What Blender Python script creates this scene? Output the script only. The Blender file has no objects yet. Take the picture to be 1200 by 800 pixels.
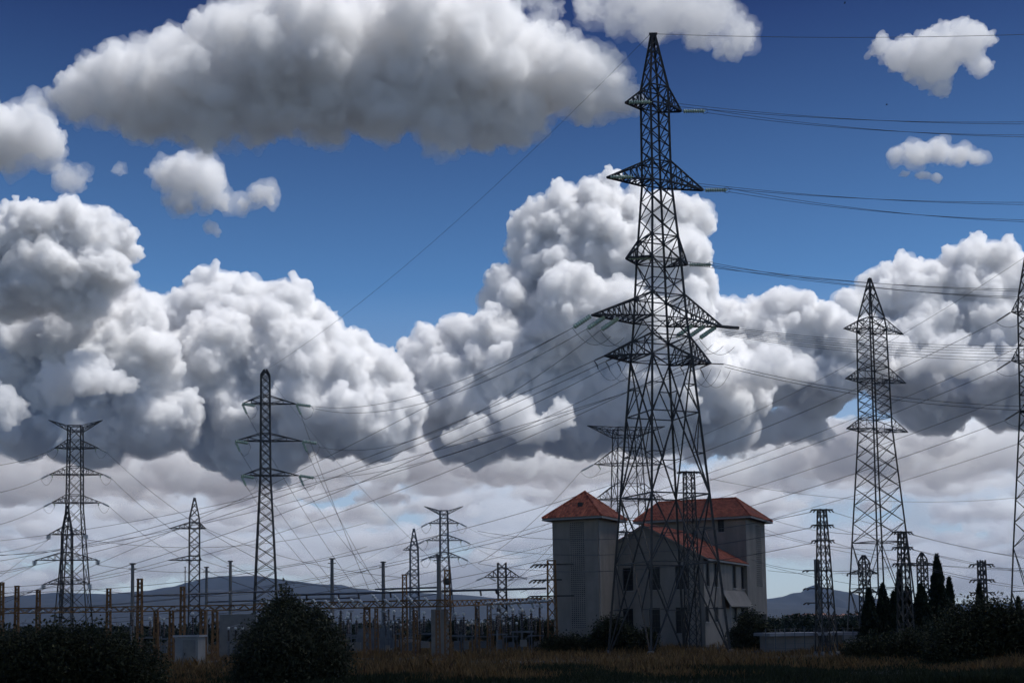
import bpy, bmesh, math, random
import numpy as np
from mathutils import Vector, Matrix, noise
R = math.radians
sc = bpy.context.scene
# ------------------------------------------------------------------ camera
F = 1500.0                                   # focal length in pixels of a 1200 px wide picture
PITCH, ROLL, SHIFT = math.atan(113 / F), -0.016, 222.0
cam = bpy.data.objects.new('camera', bpy.data.cameras.new('camera'))
sc.collection.objects.link(cam); sc.camera = cam
cam.data.sensor_width = 36; cam.data.lens = F / 1200 * 36
cam.data.shift_y = SHIFT / 1200; cam.data.clip_start = 1.0; cam.data.clip_end = 150000
CH = 2.5
MW = Matrix.Translation((0, 0, CH)) @ Matrix.Rotation(math.pi / 2 + PITCH, 4, 'X') @ Matrix.Rotation(ROLL, 4, 'Z')
cam.matrix_world = MW
# ------------------------------------------------------------------ sky, sun, exposure
EL, AZ = R(60), R(102)                        # the sun stands high, beyond the scene to the right
w = bpy.data.worlds.new('World'); sc.world = w; w.use_nodes = True
nt = w.node_tree; bg = nt.nodes['Background']
sky = nt.nodes.new('ShaderNodeTexSky'); sky.sky_type = 'NISHITA'; sky.sun_disc = False
sky.sun_elevation = EL; sky.sun_rotation = AZ
sky.altitude = 600; sky.air_density = 1.0; sky.dust_density = 0.0; sky.ozone_density = 4.0
geo = nt.nodes.new('ShaderNodeTexCoord'); sep = nt.nodes.new('ShaderNodeSeparateXYZ')
low = nt.nodes.new('ShaderNodeMapRange'); low.inputs[1].default_value = .02; low.inputs[2].default_value = .26
low.inputs[3].default_value = .35; low.inputs[4].default_value = .98      # milky near the horizon, clear blue above
hsv = nt.nodes.new('ShaderNodeHueSaturation'); tint = nt.nodes.new('ShaderNodeMix'); tint.data_type = 'RGBA'; tint.blend_type = 'MULTIPLY'
tint.inputs[0].default_value = 1; tint.inputs[7].default_value = (.62, .94, 1.15, 1)
nt.links.new(geo.outputs['Generated'], sep.inputs[0]); nt.links.new(sep.outputs['Z'], low.inputs[0])
nt.links.new(low.outputs[0], hsv.inputs['Saturation']); nt.links.new(sky.outputs[0], tint.inputs[6])
nt.links.new(tint.outputs[2], hsv.inputs['Color'])
up = nt.nodes.new('ShaderNodeMapRange'); up.inputs[1].default_value = .24; up.inputs[2].default_value = .44
up.inputs[3].default_value = 0.0; up.inputs[4].default_value = 1.0             # the deeper blue of the high sky
dk = nt.nodes.new('ShaderNodeMix'); dk.data_type = 'RGBA'; dk.blend_type = 'MULTIPLY'; dk.inputs[7].default_value = (.30, .27, .40, 1)
nt.links.new(sep.outputs['Z'], up.inputs[0]); nt.links.new(up.outputs[0], dk.inputs[0])
nt.links.new(hsv.outputs[0], dk.inputs[6]); nt.links.new(dk.outputs[2], bg.inputs[0]); bg.inputs[1].default_value = 0.098
sl = bpy.data.lights.new('sun', 'SUN'); sl.energy = 5; sl.angle = R(.5); sl.color = (1, .98, .955)
so = bpy.data.objects.new('sun', sl); sc.collection.objects.link(so)
SUN = Vector((math.sin(AZ) * math.cos(EL), math.cos(AZ) * math.cos(EL), math.sin(EL)))
so.rotation_euler = SUN.to_track_quat('Z', 'Y').to_euler()
sc.view_settings.view_transform = 'Standard'; sc.view_settings.look = 'None'
sc.view_settings.exposure = -0.02; sc.view_settings.gamma = 1
sc.cycles.volume_bounces = 13; sc.cycles.max_bounces = 15; sc.cycles.transparent_max_bounces = 16
sc.cycles.use_adaptive_sampling = True; sc.cycles.adaptive_threshold = .02
sc.cycles.use_denoising = True; sc.cycles.denoiser = 'OPENIMAGEDENOISE'

def at(px, py, y):
    """The place in the world that lies y metres ahead under this point of the photograph."""
    d = MW.to_3x3() @ Vector(((px - 600) / F, (400 - py + SHIFT) / F, -1))
    return MW.translation + d * (y / d.y)
# ------------------------------------------------------------------ materials
def mat(name, col, rough=.7, metal=0., var=.25, scale=3., col2=None, bump=0., spec=.4, detail=6, coat=0.):
    m = bpy.data.materials.new(name); m.use_nodes = True; n = m.node_tree; b = n.nodes['Principled BSDF']
    t = n.nodes.new('ShaderNodeTexCoord'); x = n.nodes.new('ShaderNodeTexNoise')
    x.inputs['Scale'].default_value = scale; x.inputs['Detail'].default_value = detail; x.inputs['Roughness'].default_value = .65
    r = n.nodes.new('ShaderNodeValToRGB'); c2 = col2 or tuple(v * (1 - var) for v in col)
    r.color_ramp.elements[0].position = .3; r.color_ramp.elements[1].position = .7
    r.color_ramp.elements[0].color = (*c2, 1); r.color_ramp.elements[1].color = (*[min(1, v * (1 + var * .6)) for v in col], 1)
    n.links.new(t.outputs['Object'], x.inputs['Vector']); n.links.new(x.outputs['Fac'], r.inputs[0]); n.links.new(r.outputs[0], b.inputs['Base Color'])
    b.inputs['Roughness'].default_value = rough; b.inputs['Metallic'].default_value = metal; b.inputs['Specular IOR Level'].default_value = spec
    b.inputs['Coat Weight'].default_value = coat
    if bump:
        q = n.nodes.new('ShaderNodeBump'); q.inputs['Strength'].default_value = bump; q.inputs['Distance'].default_value = .05
        n.links.new(x.outputs['Fac'], q.inputs['Height']); n.links.new(q.outputs[0], b.inputs['Normal'])
    return m

def leafmat(name, a, b_, trans=.25):
    m = bpy.data.materials.new(name); m.use_nodes = True; n = m.node_tree; b = n.nodes['Principled BSDF']
    g = n.nodes.new('ShaderNodeNewGeometry'); r = n.nodes.new('ShaderNodeValToRGB')
    r.color_ramp.elements[0].color = (*a, 1); r.color_ramp.elements[1].color = (*b_, 1)
    n.links.new(g.outputs['Random Per Island'], r.inputs[0]); n.links.new(r.outputs[0], b.inputs['Base Color'])
    b.inputs['Roughness'].default_value = .6; b.inputs['Specular IOR Level'].default_value = .25
    tr = n.nodes.new('ShaderNodeBsdfTranslucent'); mx = n.nodes.new('ShaderNodeMixShader'); mx.inputs[0].default_value = trans
    n.links.new(r.outputs[0], tr.inputs[0]); n.links.new(b.outputs[0], mx.inputs[1]); n.links.new(tr.outputs[0], mx.inputs[2])
    n.links.new(mx.outputs[0], n.nodes['Material Output'].inputs[0])
    return m

M = dict(
    steel=mat('weathered_steel', (.045, .041, .038), .5, .3, .35, 1.2),
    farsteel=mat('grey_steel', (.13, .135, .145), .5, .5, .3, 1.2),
    rust=mat('rusty_steel', (.215, .115, .045), .8, .1, .3, 2.5, (.10, .05, .024)),
    glass=mat('green_insulator_glass', (.5, .62, .46), .15, 0, .2, 8, spec=.8, coat=.6),
    porcelain=mat('pale_porcelain', (.55, .56, .55), .2, 0, .15, 8, spec=.7, coat=.5),
    brownporc=mat('dark_brown_porcelain', (.05, .035, .03), .2, 0, .2, 8, spec=.6, coat=.4),
    wire=mat('dull_aluminium_wire', (.10, .10, .105), .5, .6, .2, 2),
    concrete=mat('weathered_concrete', (.19, .18, .165), .9, 0, .25, 1.2, bump=.3),
    plaster=mat('grey_plaster', (.37, .315, .265), .9, 0, .16, .35, bump=.15),
    plasterdark=mat('stained_plaster', (.27, .235, .20), .9, 0, .2, .6, bump=.15),
    trim=mat('pale_trim', (.30, .28, .26), .8, 0, .15, 1),
    tile=mat('terracotta_tile', (.40, .13, .07), .8, 0, .3, 2.2, (.2, .062, .038)),
    glazing=mat('dark_glazing', (.015, .015, .016), .35, 0, .2, 2, spec=.25),
    frame=mat('dark_window_frame', (.05, .045, .042), .6, 0, .2, 3),
    wood=mat('dark_door_wood', (.045, .035, .028), .7, 0, .3, 3),
    whitewash=mat('whitewash', (.24, .235, .225), .85, 0, .15, .8),
    sheet=mat('pale_roof_sheet', (.30, .30, .31), .5, .1, .15, 1.5),
    bark=mat('bark', (.07, .055, .04), .9, 0, .35, 6, bump=.5),
    soil=mat('dry_soil', (.055, .042, .028), .95, 0, .35, .25, (.035, .034, .02), bump=.5),
    hill=mat('forested_slope', (.016, .018, .02), .95, 0, .4, .004, (.01, .012, .014)),  # cloud shade on the slopes is put into this dark colour
)
def weathered(name, col, dark):
    """Old render: broad patches, and streaks that rain has drawn down the wall."""
    m = mat(name, col, .92, 0, .2, .5, bump=.2); n = m.node_tree; b = n.nodes['Principled BSDF']; t = n.nodes.new('ShaderNodeTexCoord'); mp_ = n.nodes.new('ShaderNodeMapping')
    mp_.inputs['Scale'].default_value = (.7, .7, .11); x = n.nodes.new('ShaderNodeTexNoise'); x.inputs['Scale'].default_value = 1.5; x.inputs['Detail'].default_value = 7
    r = n.nodes.new('ShaderNodeValToRGB'); r.color_ramp.elements[0].position = .35; r.color_ramp.elements[1].position = .8; mx = n.nodes.new('ShaderNodeMix'); mx.data_type = 'RGBA'
    src = b.inputs['Base Color'].links[0].from_socket; n.links.new(t.outputs['Object'], mp_.inputs[0]); n.links.new(mp_.outputs[0], x.inputs['Vector']); n.links.new(x.outputs['Fac'], r.inputs[0])
    n.links.new(r.outputs[0], mx.inputs[0]); n.links.new(src, mx.inputs[6]); mx.inputs[7].default_value = (*dark, 1); n.links.new(mx.outputs[2], b.inputs['Base Color']); return m
M['plaster'] = weathered('weathered_plaster', (.28, .24, .20), (.20, .17, .14))
M['tile'] = leafmat('terracotta_tiles', (.20, .05, .03), (.50, .15, .085), 0)
M['dullroof'] = mat('dull_distant_tile', (.17, .085, .06), .9)
M['leaf'] = leafmat('dark_leaves', (.016, .02, .009), (.065, .066, .03))
M['olive'] = leafmat('grey_green_leaves', (.022, .027, .015), (.085, .085, .045))
M['cyp'] = leafmat('cypress_sprays', (.014, .02, .012), (.035, .045, .022))
M['dry'] = leafmat('dry_grass_blades', (.09, .05, .02), (.30, .18, .07), .3)
M['green'] = leafmat('green_grass_blades', (.02, .026, .01), (.05, .055, .022), .3)

# ------------------------------------------------------------------ helpers
class MB:
    """Collects boxes, bars and tubes; build() links them as one mesh object."""
    def __init__(s): s.v = []; s.f = []
    def add(s, vs, fs):
        o = len(s.v); s.v += [tuple(p) for p in vs]; s.f += [tuple(i + o for i in f) for f in fs]
    def bar(s, p, q, w, h=None):
        p = Vector(p); q = Vector(q); d = q - p
        if d.length < 1e-5: return s
        d.normalize(); h = h or w
        a = d.cross(Vector((0, 0, 1)) if abs(d.z) < .95 else Vector((1, 0, 0))).normalized(); b = a.cross(d)
        a = a * (w / 2); b = b * (h / 2)
        s.add([p - a - b, p + a - b, p + a + b, p - a + b, q - a - b, q + a - b, q + a + b, q - a + b],
              [(0, 1, 2, 3), (7, 6, 5, 4), (0, 4, 5, 1), (1, 5, 6, 2), (2, 6, 7, 3), (3, 7, 4, 0)])
        return s
    def angle(s, p, q, w):
        """An L-shaped steel angle: two thin flanges."""
        p = Vector(p); q = Vector(q); d = (q - p)
        if d.length < 1e-5: return s
        d.normalize(); a = d.cross(Vector((0, 0, 1)) if abs(d.z) < .95 else Vector((1, 0, 0))).normalized(); b = a.cross(d); t = w * .16
        for u, v in ((a, b), (b, a)):
            o = u * (w / 2) if u is a else b * (w / 2)
            U = u * w; V = v * t
            base = p - a * (w / 2) - b * (w / 2); e = q - p
            c = [base, base + U, base + U + V, base + V]
            s.add([*c, *[x + e for x in c]], [(0, 1, 2, 3), (7, 6, 5, 4), (0, 4, 5, 1), (1, 5, 6, 2), (2, 6, 7, 3), (3, 7, 4, 0)])
        return s
    def box(s, c, sz, eu=Vector((1, 0, 0)), ev=Vector((0, 1, 0))):
        c = Vector(c); a = eu * (sz[0] / 2); b = ev * (sz[1] / 2); z = Vector((0, 0, sz[2] / 2))
        s.add([c - a - b - z, c + a - b - z, c + a + b - z, c - a + b - z, c - a - b + z, c + a - b + z, c + a + b + z, c - a + b + z],
              [(3, 2, 1, 0), (4, 5, 6, 7), (0, 1, 5, 4), (1, 2, 6, 5), (2, 3, 7, 6), (3, 0, 4, 7)])
        return s
    def lathe(s, p, q, prof, n=8):
        """prof: (t, r) along p>q."""
        p = Vector(p); q = Vector(q); d = (q - p).normalized(); L = (q - p).length
        a = d.cross(Vector((0, 0, 1)) if abs(d.z) < .95 else Vector((1, 0, 0))).normalized(); b = d.cross(a)
        vs = []; fs = []
        for t, r in prof:
            for i in range(n):
                g = 2 * math.pi * i / n; vs.append(p + d * (t * L) + a * (r * math.cos(g)) + b * (r * math.sin(g)))
        m = len(prof)
        for j in range(m - 1):
            for i in range(n):
                k = (i + 1) % n; fs.append((j * n + i, j * n + k, (j + 1) * n + k, (j + 1) * n + i))
        fs.append(tuple(range(n - 1, -1, -1))); fs.append(tuple((m - 1) * n + i for i in range(n)))
        s.add(vs, fs); return s
    def tube(s, pts, r, n=5):
        pts = [Vector(p) for p in pts]; vs = []; fs = []
        for i, p in enumerate(pts):
            d = (pts[min(i + 1, len(pts) - 1)] - pts[max(i - 1, 0)]).normalized()
            a = d.cross(Vector((0, 0, 1)) if abs(d.z) < .95 else Vector((1, 0, 0))).normalized(); b = d.cross(a)
            rr = r[i] if isinstance(r, (list, tuple)) else r
            for k in range(n):
                g = 2 * math.pi * k / n; vs.append(p + a * (rr * math.cos(g)) + b * (rr * math.sin(g)))
        for j in range(len(pts) - 1):
            for k in range(n):
                l = (k + 1) % n; fs.append((j * n + k, j * n + l, (j + 1) * n + l, (j + 1) * n + k))
        fs.append(tuple(range(n - 1, -1, -1))); fs.append(tuple((len(pts) - 1) * n + k for k in range(n)))
        s.add(vs, fs); return s
    def build(s, name, m, parent=None, smooth=False):
        o0 = parent_origin(parent) if parent else (Vector(s.v[0]) if s.v else Vector())
        if not parent:
            lo = [min(v[i] for v in s.v) for i in range(3)]; hi = [max(v[i] for v in s.v) for i in range(3)]
            o0 = Vector(((lo[0] + hi[0]) / 2, (lo[1] + hi[1]) / 2, lo[2]))
        me = bpy.data.meshes.new(name); me.from_pydata([tuple(Vector(v) - o0) for v in s.v], [], s.f)
        me.materials.append(m); me.update()
        if smooth: me.polygons.foreach_set('use_smooth', [True] * len(me.polygons))
        ob = bpy.data.objects.new(name, me); sc.collection.objects.link(ob)
        if parent: ob.parent = parent
        else: ob.location = o0
        return ob

def parent_origin(p):
    o = Vector()
    while p: o += p.location; p = p.parent
    return o

def tag(o, label=None, cat=None, group=None, kind=None):
    for k, v in (('label', label), ('category', cat), ('group', group), ('kind', kind)):
        if v: o[k] = v
    return o

def thing(name, loc, label, cat, group=None):
    o = bpy.data.objects.new(name, None); sc.collection.objects.link(o); o.location = loc; o.empty_display_size = .5
    return tag(o, label, cat, group)

def lerp(p, q, t): return Vector(p) + (Vector(q) - Vector(p)) * t

def sagline(p, q, sag, n=24):
    return [lerp(p, q, i / n) - Vector((0, 0, 4 * sag * (i / n) * (1 - i / n))) for i in range(n + 1)]

def wire(p, q, sag, label, r=None, group='overhead wires', n=28, k=1.):
    Y = min(max(30, (p.y + q.y) / 2), 260); r = r or max(.013, Y * .00022) * k
    o = MB().tube(sagline(p, q, sag, n), r, 4).build('power_line_wire', M['wire'])
    return tag(o, label, 'wire', group)

def istring(p, q, r, parent, m=None, n=None, name='insulator_string'):
    """A string of glass discs from p to q."""
    p = Vector(p); q = Vector(q); L = (q - p).length; n = n or max(5, int(L / (r * 1.15))); pr = [(0, r * .18), (.06, r * .18)]
    for i in range(n):
        t = .06 + .88 * i / n; h = .88 / n
        pr += [(t, r * .5), (t + h * .15, r), (t + h * .6, r * .92), (t + h * .75, r * .5)]
    pr += [(.95, r * .18), (1, r * .18)]
    return MB().lathe(p, q, pr, 8).build(name, m or M['glass'], parent, True)
# ------------------------------------------------------------------ ground, hills
def ground_z(x, y):
    r = max(0., y - 900); return min(r * .0052, 22 + (r - 4200) * .001 if r > 4200 else r * .0052)
def build_ground():
    ys = [-400, -100, 0, 20, 35, 45, 55, 65, 80, 100, 125, 150, 190, 250, 350, 500, 700, 900, 1200, 1700, 2400, 3300, 4500, 6500, 9000, 14000, 22000, 70000]
    xs = [-60000, -20000, -9000, -4500, -2200, -1000, -500, -250, -120, -60, -25, 0, 25, 60, 120, 250, 500, 1000, 2200, 4500, 9000, 20000, 60000]
    v = []; f = []
    for y in ys:
        for x in xs:
            z = ground_z(x, y) if y > 900 else -.02 + .06 * noise.noise((x * .05, y * .07, 0))
            v.append((x, y, z))
    n = len(xs)
    for j in range(len(ys) - 1):
        for i in range(n - 1): f.append((j * n + i, j * n + i + 1, (j + 1) * n + i + 1, (j + 1) * n + i))
    me = bpy.data.meshes.new('ground'); me.from_pydata(v, [], f); me.materials.append(M['soil'])
    o = bpy.data.objects.new('ground', me); sc.collection.objects.link(o); o['kind'] = 'structure'
build_ground()

def hills(name, prof, Y, depth, seed, rough):
    """A ridge: prof gives its skyline, (photo column, photo row)."""
    xs = []; zs = []
    for (x0, y0), (x1, y1) in zip(prof, prof[1:]):
        n = max(2, int((x1 - x0) / 4))
        for i in range(n):
            t = i / n; s_ = t * t * (3 - 2 * t); q = at(x0 + (x1 - x0) * t, y0 + (y1 - y0) * (t * .5 + s_ * .5), Y); xs.append(q.x); zs.append(q.z)
    v = []; f = []; m = 26; n = len(xs)
    for j in range(m):
        t = j / (m - 1); u = 1 - abs(t - .55) / .55 if t < .55 else 1 - (t - .55) / .45
        h = u ** 1.25
        for i in range(n):
            y = Y + (t - .55) * depth
            nz = noise.fractal((xs[i] * .0011 + seed, y * .0011, 0), 1, 2.1, 6) * rough * (4 * u * (1 - u) + .12)
            v.append((xs[i] * (y / Y) ** .5, y, ground_z(0, y) * (1 - u) - 6 * (u < .02) + max(0, zs[i]) * h + nz * zs[i] * .35))
    for j in range(m - 1):
        for i in range(n - 1): f.append((j * n + i, j * n + i + 1, (j + 1) * n + i + 1, (j + 1) * n + i))
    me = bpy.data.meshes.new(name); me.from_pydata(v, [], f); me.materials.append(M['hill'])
    me.polygons.foreach_set('use_smooth', [True] * len(me.polygons))
    o = bpy.data.objects.new(name, me); sc.collection.objects.link(o); o['kind'] = 'structure'
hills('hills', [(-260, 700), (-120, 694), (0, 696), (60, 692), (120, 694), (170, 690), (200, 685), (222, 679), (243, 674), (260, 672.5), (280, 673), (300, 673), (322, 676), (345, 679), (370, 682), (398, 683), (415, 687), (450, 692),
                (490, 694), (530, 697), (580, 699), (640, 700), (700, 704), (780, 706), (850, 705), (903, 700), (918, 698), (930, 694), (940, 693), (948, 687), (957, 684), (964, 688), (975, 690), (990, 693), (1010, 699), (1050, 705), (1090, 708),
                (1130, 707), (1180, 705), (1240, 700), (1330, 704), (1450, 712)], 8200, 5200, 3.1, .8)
# ------------------------------------------------------------------ clouds
def vapour(dens, g=.0, col=(.974, .987, 1)):  # default colour carries the blue of the clouds' shaded depths
    m = bpy.data.materials.new('cloud_vapour'); m.use_nodes = True; n = m.node_tree; n.nodes.clear()
    o = n.nodes.new('ShaderNodeOutputMaterial'); p = n.nodes.new('ShaderNodeVolumeScatter')
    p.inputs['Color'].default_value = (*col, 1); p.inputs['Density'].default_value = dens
    p.inputs['Anisotropy'].default_value = g
    n.links.new(p.outputs[0], o.inputs['Volume']); m.cycles.homogeneous_volume = True
    return m

def ico(sub):
    bm = bmesh.new(); bmesh.ops.create_icosphere(bm, subdivisions=sub, radius=1)
    v = np.array([x.co[:] for x in bm.verts]); f = np.array([[a.index for a in x.verts] for x in bm.faces]); bm.free()
    return v, f
IV, IF = ico(2)

def cloud(blobs, Y, seed, vox, dens, label, billows=((30, 12), (11, 5), (4.5, 2)), n1=32, n2=11, up=.35, flat=1.0, g=.0,
          kind=None, fr=.42, wisp=0, halo=0, hd=.3, col=(.974, .987, 1)):
    """A body of vapour: round masses, each grown over with smaller and smaller ones, joined into one skin."""
    rnd = random.Random(seed); k = Y / F; S = []
    for b in blobs:
        px, py, r = b[:3]; dy = b[3] if len(b) > 3 else rnd.uniform(-.3, .3) * r
        fl = b[4] if len(b) > 4 else flat
        c = at(px, py, Y); c.y += dy * k; S.append((c, r * k, fl))
    allS = list(S); lvl = S
    for n in (n1, n2):
        nx = []
        for c, r, fl in lvl:
            for i in range(n):
                u = Vector((rnd.gauss(0, 1), rnd.gauss(0, 1), rnd.gauss(up, 1))).normalized()
                if u.z < -.5 and up > 0: continue
                q = r * fr * (.35 + 1.0 * rnd.random() ** 1.6)
                u = u * (r - q * .25); u.z *= fl
                nx.append((c + u, q, (1 + fl) / 2))
        allS += nx; lvl = nx
    n = len(IV); V = np.empty((len(allS) * n, 3)); Fc = np.empty((len(allS) * len(IF), 3), int)
    for i, (c, r, fl) in enumerate(allS):
        V[i * n:(i + 1) * n] = IV * np.array((r, r, r * fl)) + np.array(c)
        Fc[i * len(IF):(i + 1) * len(IF)] = IF + i * n
    base = Vector(V.mean(0)); V -= np.array(base)
    me = bpy.data.meshes.new('cloud'); me.from_pydata(V.tolist(), [], Fc.tolist())
    ob = bpy.data.objects.new('cloud', me); sc.collection.objects.link(ob); ob.location = base
    m = ob.modifiers.new('remesh', 'REMESH'); m.mode = 'VOXEL'; m.voxel_size = vox * k
    for sz, st in billows:
        t = bpy.data.textures.new('billow', 'VORONOI'); t.noise_scale = sz * k; t.noise_intensity = 1.1
        d = ob.modifiers.new('billow', 'DISPLACE'); d.texture = t; d.texture_coords = 'GLOBAL'
        d.strength = -st * k; d.mid_level = .5
    if wisp:
        t = bpy.data.textures.new('wisp', 'CLOUDS'); t.noise_scale = 22 * k; t.noise_depth = 5; t.noise_type = 'SOFT_NOISE'
        d = ob.modifiers.new('wisp', 'DISPLACE'); d.texture = t; d.texture_coords = 'GLOBAL'; d.strength = wisp * k; d.mid_level = .5
        t = bpy.data.textures.new('wisp', 'CLOUDS'); t.noise_scale = 7 * k; t.noise_depth = 4
        d = ob.modifiers.new('wisp', 'DISPLACE'); d.texture = t; d.texture_coords = 'GLOBAL'; d.strength = wisp * .45 * k; d.mid_level = .5
    m = ob.modifiers.new('remesh', 'REMESH'); m.mode = 'VOXEL'; m.voxel_size = vox * k * .9
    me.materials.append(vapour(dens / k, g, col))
    if halo:                                 # the thinner vapour that fringes it
        me2 = me.copy(); h = bpy.data.objects.new('thin_fringe', me2); sc.collection.objects.link(h); h.parent = ob
        m = h.modifiers.new('remesh', 'REMESH'); m.mode = 'VOXEL'; m.voxel_size = vox * k * 1.3
        d = h.modifiers.new('grow', 'DISPLACE'); d.strength = halo * .35 * k; d.mid_level = 0
        for sz, st in ((34, halo * 1.5), (14, halo * .8)):
            t = bpy.data.textures.new('fringe', 'CLOUDS'); t.noise_scale = sz * k; t.noise_depth = 5
            d = h.modifiers.new('fringe', 'DISPLACE'); d.texture = t; d.texture_coords = 'GLOBAL'; d.strength = st * k * 2; d.mid_level = .5
        m = h.modifiers.new('remesh', 'REMESH'); m.mode = 'VOXEL'; m.voxel_size = vox * k
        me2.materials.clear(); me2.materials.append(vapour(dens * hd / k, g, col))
    ob['label'] = label; ob['category'] = 'cloud'; ob['group'] = 'clouds in the sky'
    if kind: ob['kind'] = kind
    return ob

W3 = ((40, 24), (14, 8), (7, 4.5), (3.2, 2))
# the long cloud across the top
cloud([(95,115,28),(140,112,42),(190,112,50),(235,100,55),(285,80,62),(335,70,70),(395,85,62),(440,85,66),(500,78,72),(560,82,62),
       (612,85,55),(660,88,42),(700,95,36),(728,118,18),(575,135,36),(520,155,28),(610,145,26),(300,130,38),(240,140,34),(175,138,26),
       (380,135,34),(450,132,38),(690,120,22)], 9000, 3, 1.6, .065, 'long grey bellied cloud stretching across the top of the sky',
      billows=W3, wisp=30, up=.1, halo=14, hd=.3)
cloud([(0,165,34),(30,160,30),(50,175,20),(10,185,20)], 12000, 4, 1.5, .07, 'grey cloud cut by the left edge above the cumulus', billows=W3, wisp=20, up=.1, halo=12, hd=.4)
cloud([(82,210,16,0,.6),(98,203,9)], 12800, 5, 1.2, .03, 'faint small wisp of cloud below the long top cloud', billows=W3, wisp=14, up=0, halo=6)
cloud([(138,198,10)], 12800, 6, 1.2, .03, 'faint round puff beside a wisp below the long cloud', billows=W3, wisp=9, up=0)
cloud([(193,205,14),(212,205,20),(235,206,20),(252,217,14),(212,232,14),(240,236,10),(262,236,9),(285,237,7),(298,233,8),(313,228,11)],
      12500, 7, 1.2, .07, 'small curled white cloud with a tail in the open blue', billows=((16,6),(7,4)), wisp=16, up=0, halo=11, hd=.4)
cloud([(245,267,8),(254,272,5)], 12500, 8, 1., .06, 'tiny puff hanging below the curled white cloud', billows=((7,3),), wisp=8, up=0)
cloud([(1032,58,14),(1055,66,20),(1078,75,24),(1102,62,30),(1132,55,26),(1148,75,14),(1105,98,15),(1085,92,14)],
      9000, 9, 1.3, .06, 'lone puffy white cloud high at the right', billows=((20,8),(8,5)), wisp=16, up=.1)
cloud([(1052,182,9),(1075,180,14,0,.8),(1098,177,15,0,.8),(1125,181,13,0,.7),(1146,187,8,0,.6)], 9500, 10, 1.1, .06, 'flat white cloud below the lone puffy cloud', billows=((12,5),(6,3)), wisp=13, up=0, halo=8, hd=.4)
cloud([(1060,204,6,0,.6),(1080,206,8,0,.6),(1098,209,6,0,.6)], 9500, 11, 1., .09, 'thin sliver of cloud under the flat white cloud', billows=((8,3),), wisp=7, up=0)
cloud([(690,10,18),(725,8,22),(765,5,30),(800,10,30),(835,20,26),(862,38,20),(852,58,12),(815,40,16)], 9000, 12, 1.5, .03, 'thin ragged cloud at the top behind the tall pylon tip', billows=W3, wisp=24, up=0, halo=10)
cloud([(615,0,20),(645,8,16)], 9300, 13, 1.4, .02, 'thin wisp at the top edge left of the ragged cloud', billows=W3, wisp=16, up=0)
C1 = ((44, 14), (19, 10), (9, 6), (4.5, 3.6), (2.4, 1.5))
# the great cumulus banks
cloud([(0,290,35),(35,282,40),(75,275,38),(105,290,38),(55,325,45),(120,325,30),(5,340,40),(90,345,35)], 26000, 14, 1.2, .17,
      'big cumulus head at the left edge with a dark grey underside', billows=C1, halo=3, hd=.25, wisp=13)
cloud([(150,370,35),(110,400,50),(50,400,50),(160,430,55),(80,450,60),(15,440,40),(20,500,40),(110,500,50),(170,490,50)], 29000, 15, 1.3, .16,
      'pale cumulus body below the dark head at the left edge', billows=C1, halo=3, hd=.25, wisp=13)
cloud([(205,385,34),(240,362,32),(265,362,38),(300,378,38),(345,385,40),(375,405,34),(400,425,34),(432,445,36),(330,430,60),(255,440,70),
       (200,450,50),(390,480,60),(300,500,70),(440,500,45),(465,490,30)], 31000, 16, 1.2, .17, 'wide cumulus heap with a domed top behind the left cross arm pylon', billows=C1, halo=3, hd=.25, wisp=13)
cloud([(488,425,24),(512,410,28),(545,405,32),(578,400,32),(560,440,45),(510,460,40),(600,420,40)], 33000, 17, 1.2, .17,
      'low cumulus shoulder at the foot of the tallest cloud tower', billows=C1, halo=3, hd=.25, wisp=13)
cloud([(640,270,30),(670,255,32),(705,250,32),(740,258,32),(780,262,30),(808,262,26),(628,310,34),(690,310,55),(760,320,55),(800,330,30),
       (620,370,50),(690,390,75),(770,390,65),(815,345,22),(600,440,70),(680,460,80),(760,460,80),(560,490,60),(830,470,60)], 34000, 18, 1.2, .17,
      'tallest cumulus tower rising behind the big steel pylon', billows=C1, halo=3, hd=.25, wisp=13)
cloud([(855,385,30),(890,390,32),(925,382,34),(955,395,32),(900,430,50),(960,440,50),(850,440,45),(1000,420,40)], 36000, 19, 1.2, .17,
      'middle cumulus row between the big pylon and the right pylon', billows=C1, halo=3, hd=.25, wisp=13)
cloud([(1020,370,35),(1045,350,35),(1078,342,36),(1110,350,30),(1135,330,36),(1165,330,36),(1195,335,34),(1100,390,60),(1170,390,60),(1040,420,50),(1220,370,50),
       (1100,450,60),(1180,450,60)], 38000, 20, 1.2, .17, 'bright cumulus bank reaching the right edge of the sky', billows=C1, halo=3, hd=.25, wisp=13)

for bl, Y, sd, lb in (([(630,515,26,-60,.6),(605,500,22,-60),(655,500,20,-60)], 33000, 30, 'bright scrap of cloud left of the tallest pylon legs'),
                      ([(880,500,42,40,.6),(935,495,38,40,.6),(830,515,36,40,.6)], 36500, 36, 'grey cloud low between the building roofs and the slender pylon'),
                      ([(895,440,20,-60),(875,455,22,-60),(925,448,16,-60)], 33500, 31, 'bright puff of cloud between the tallest pylon and the slender one'),
                      ([(120,455,26,-60),(85,465,22,-60),(155,462,20,-60,.7)], 27500, 32, 'pale puff of cloud over the far left forked pylon'),
                      ([(560,515,22,-60,.6),(535,522,16,-60,.6)], 33000, 33, 'small bright scrap of cloud low in the middle of the sky'),
                      ([(1090,430,22,-60),(1120,440,20,-60),(1060,440,18,-60,.7)], 36000, 34, 'bright puff of cloud just right of the slender pylon'),
                      ([(30,490,22,-60),(5,482,24,-60)], 26500, 35, 'round bright cloud on the left edge above the forked pylon')):
    cloud(bl, Y, sd, 1.3, .1, lb, billows=C1, wisp=6)
rb = random.Random(77)
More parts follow.
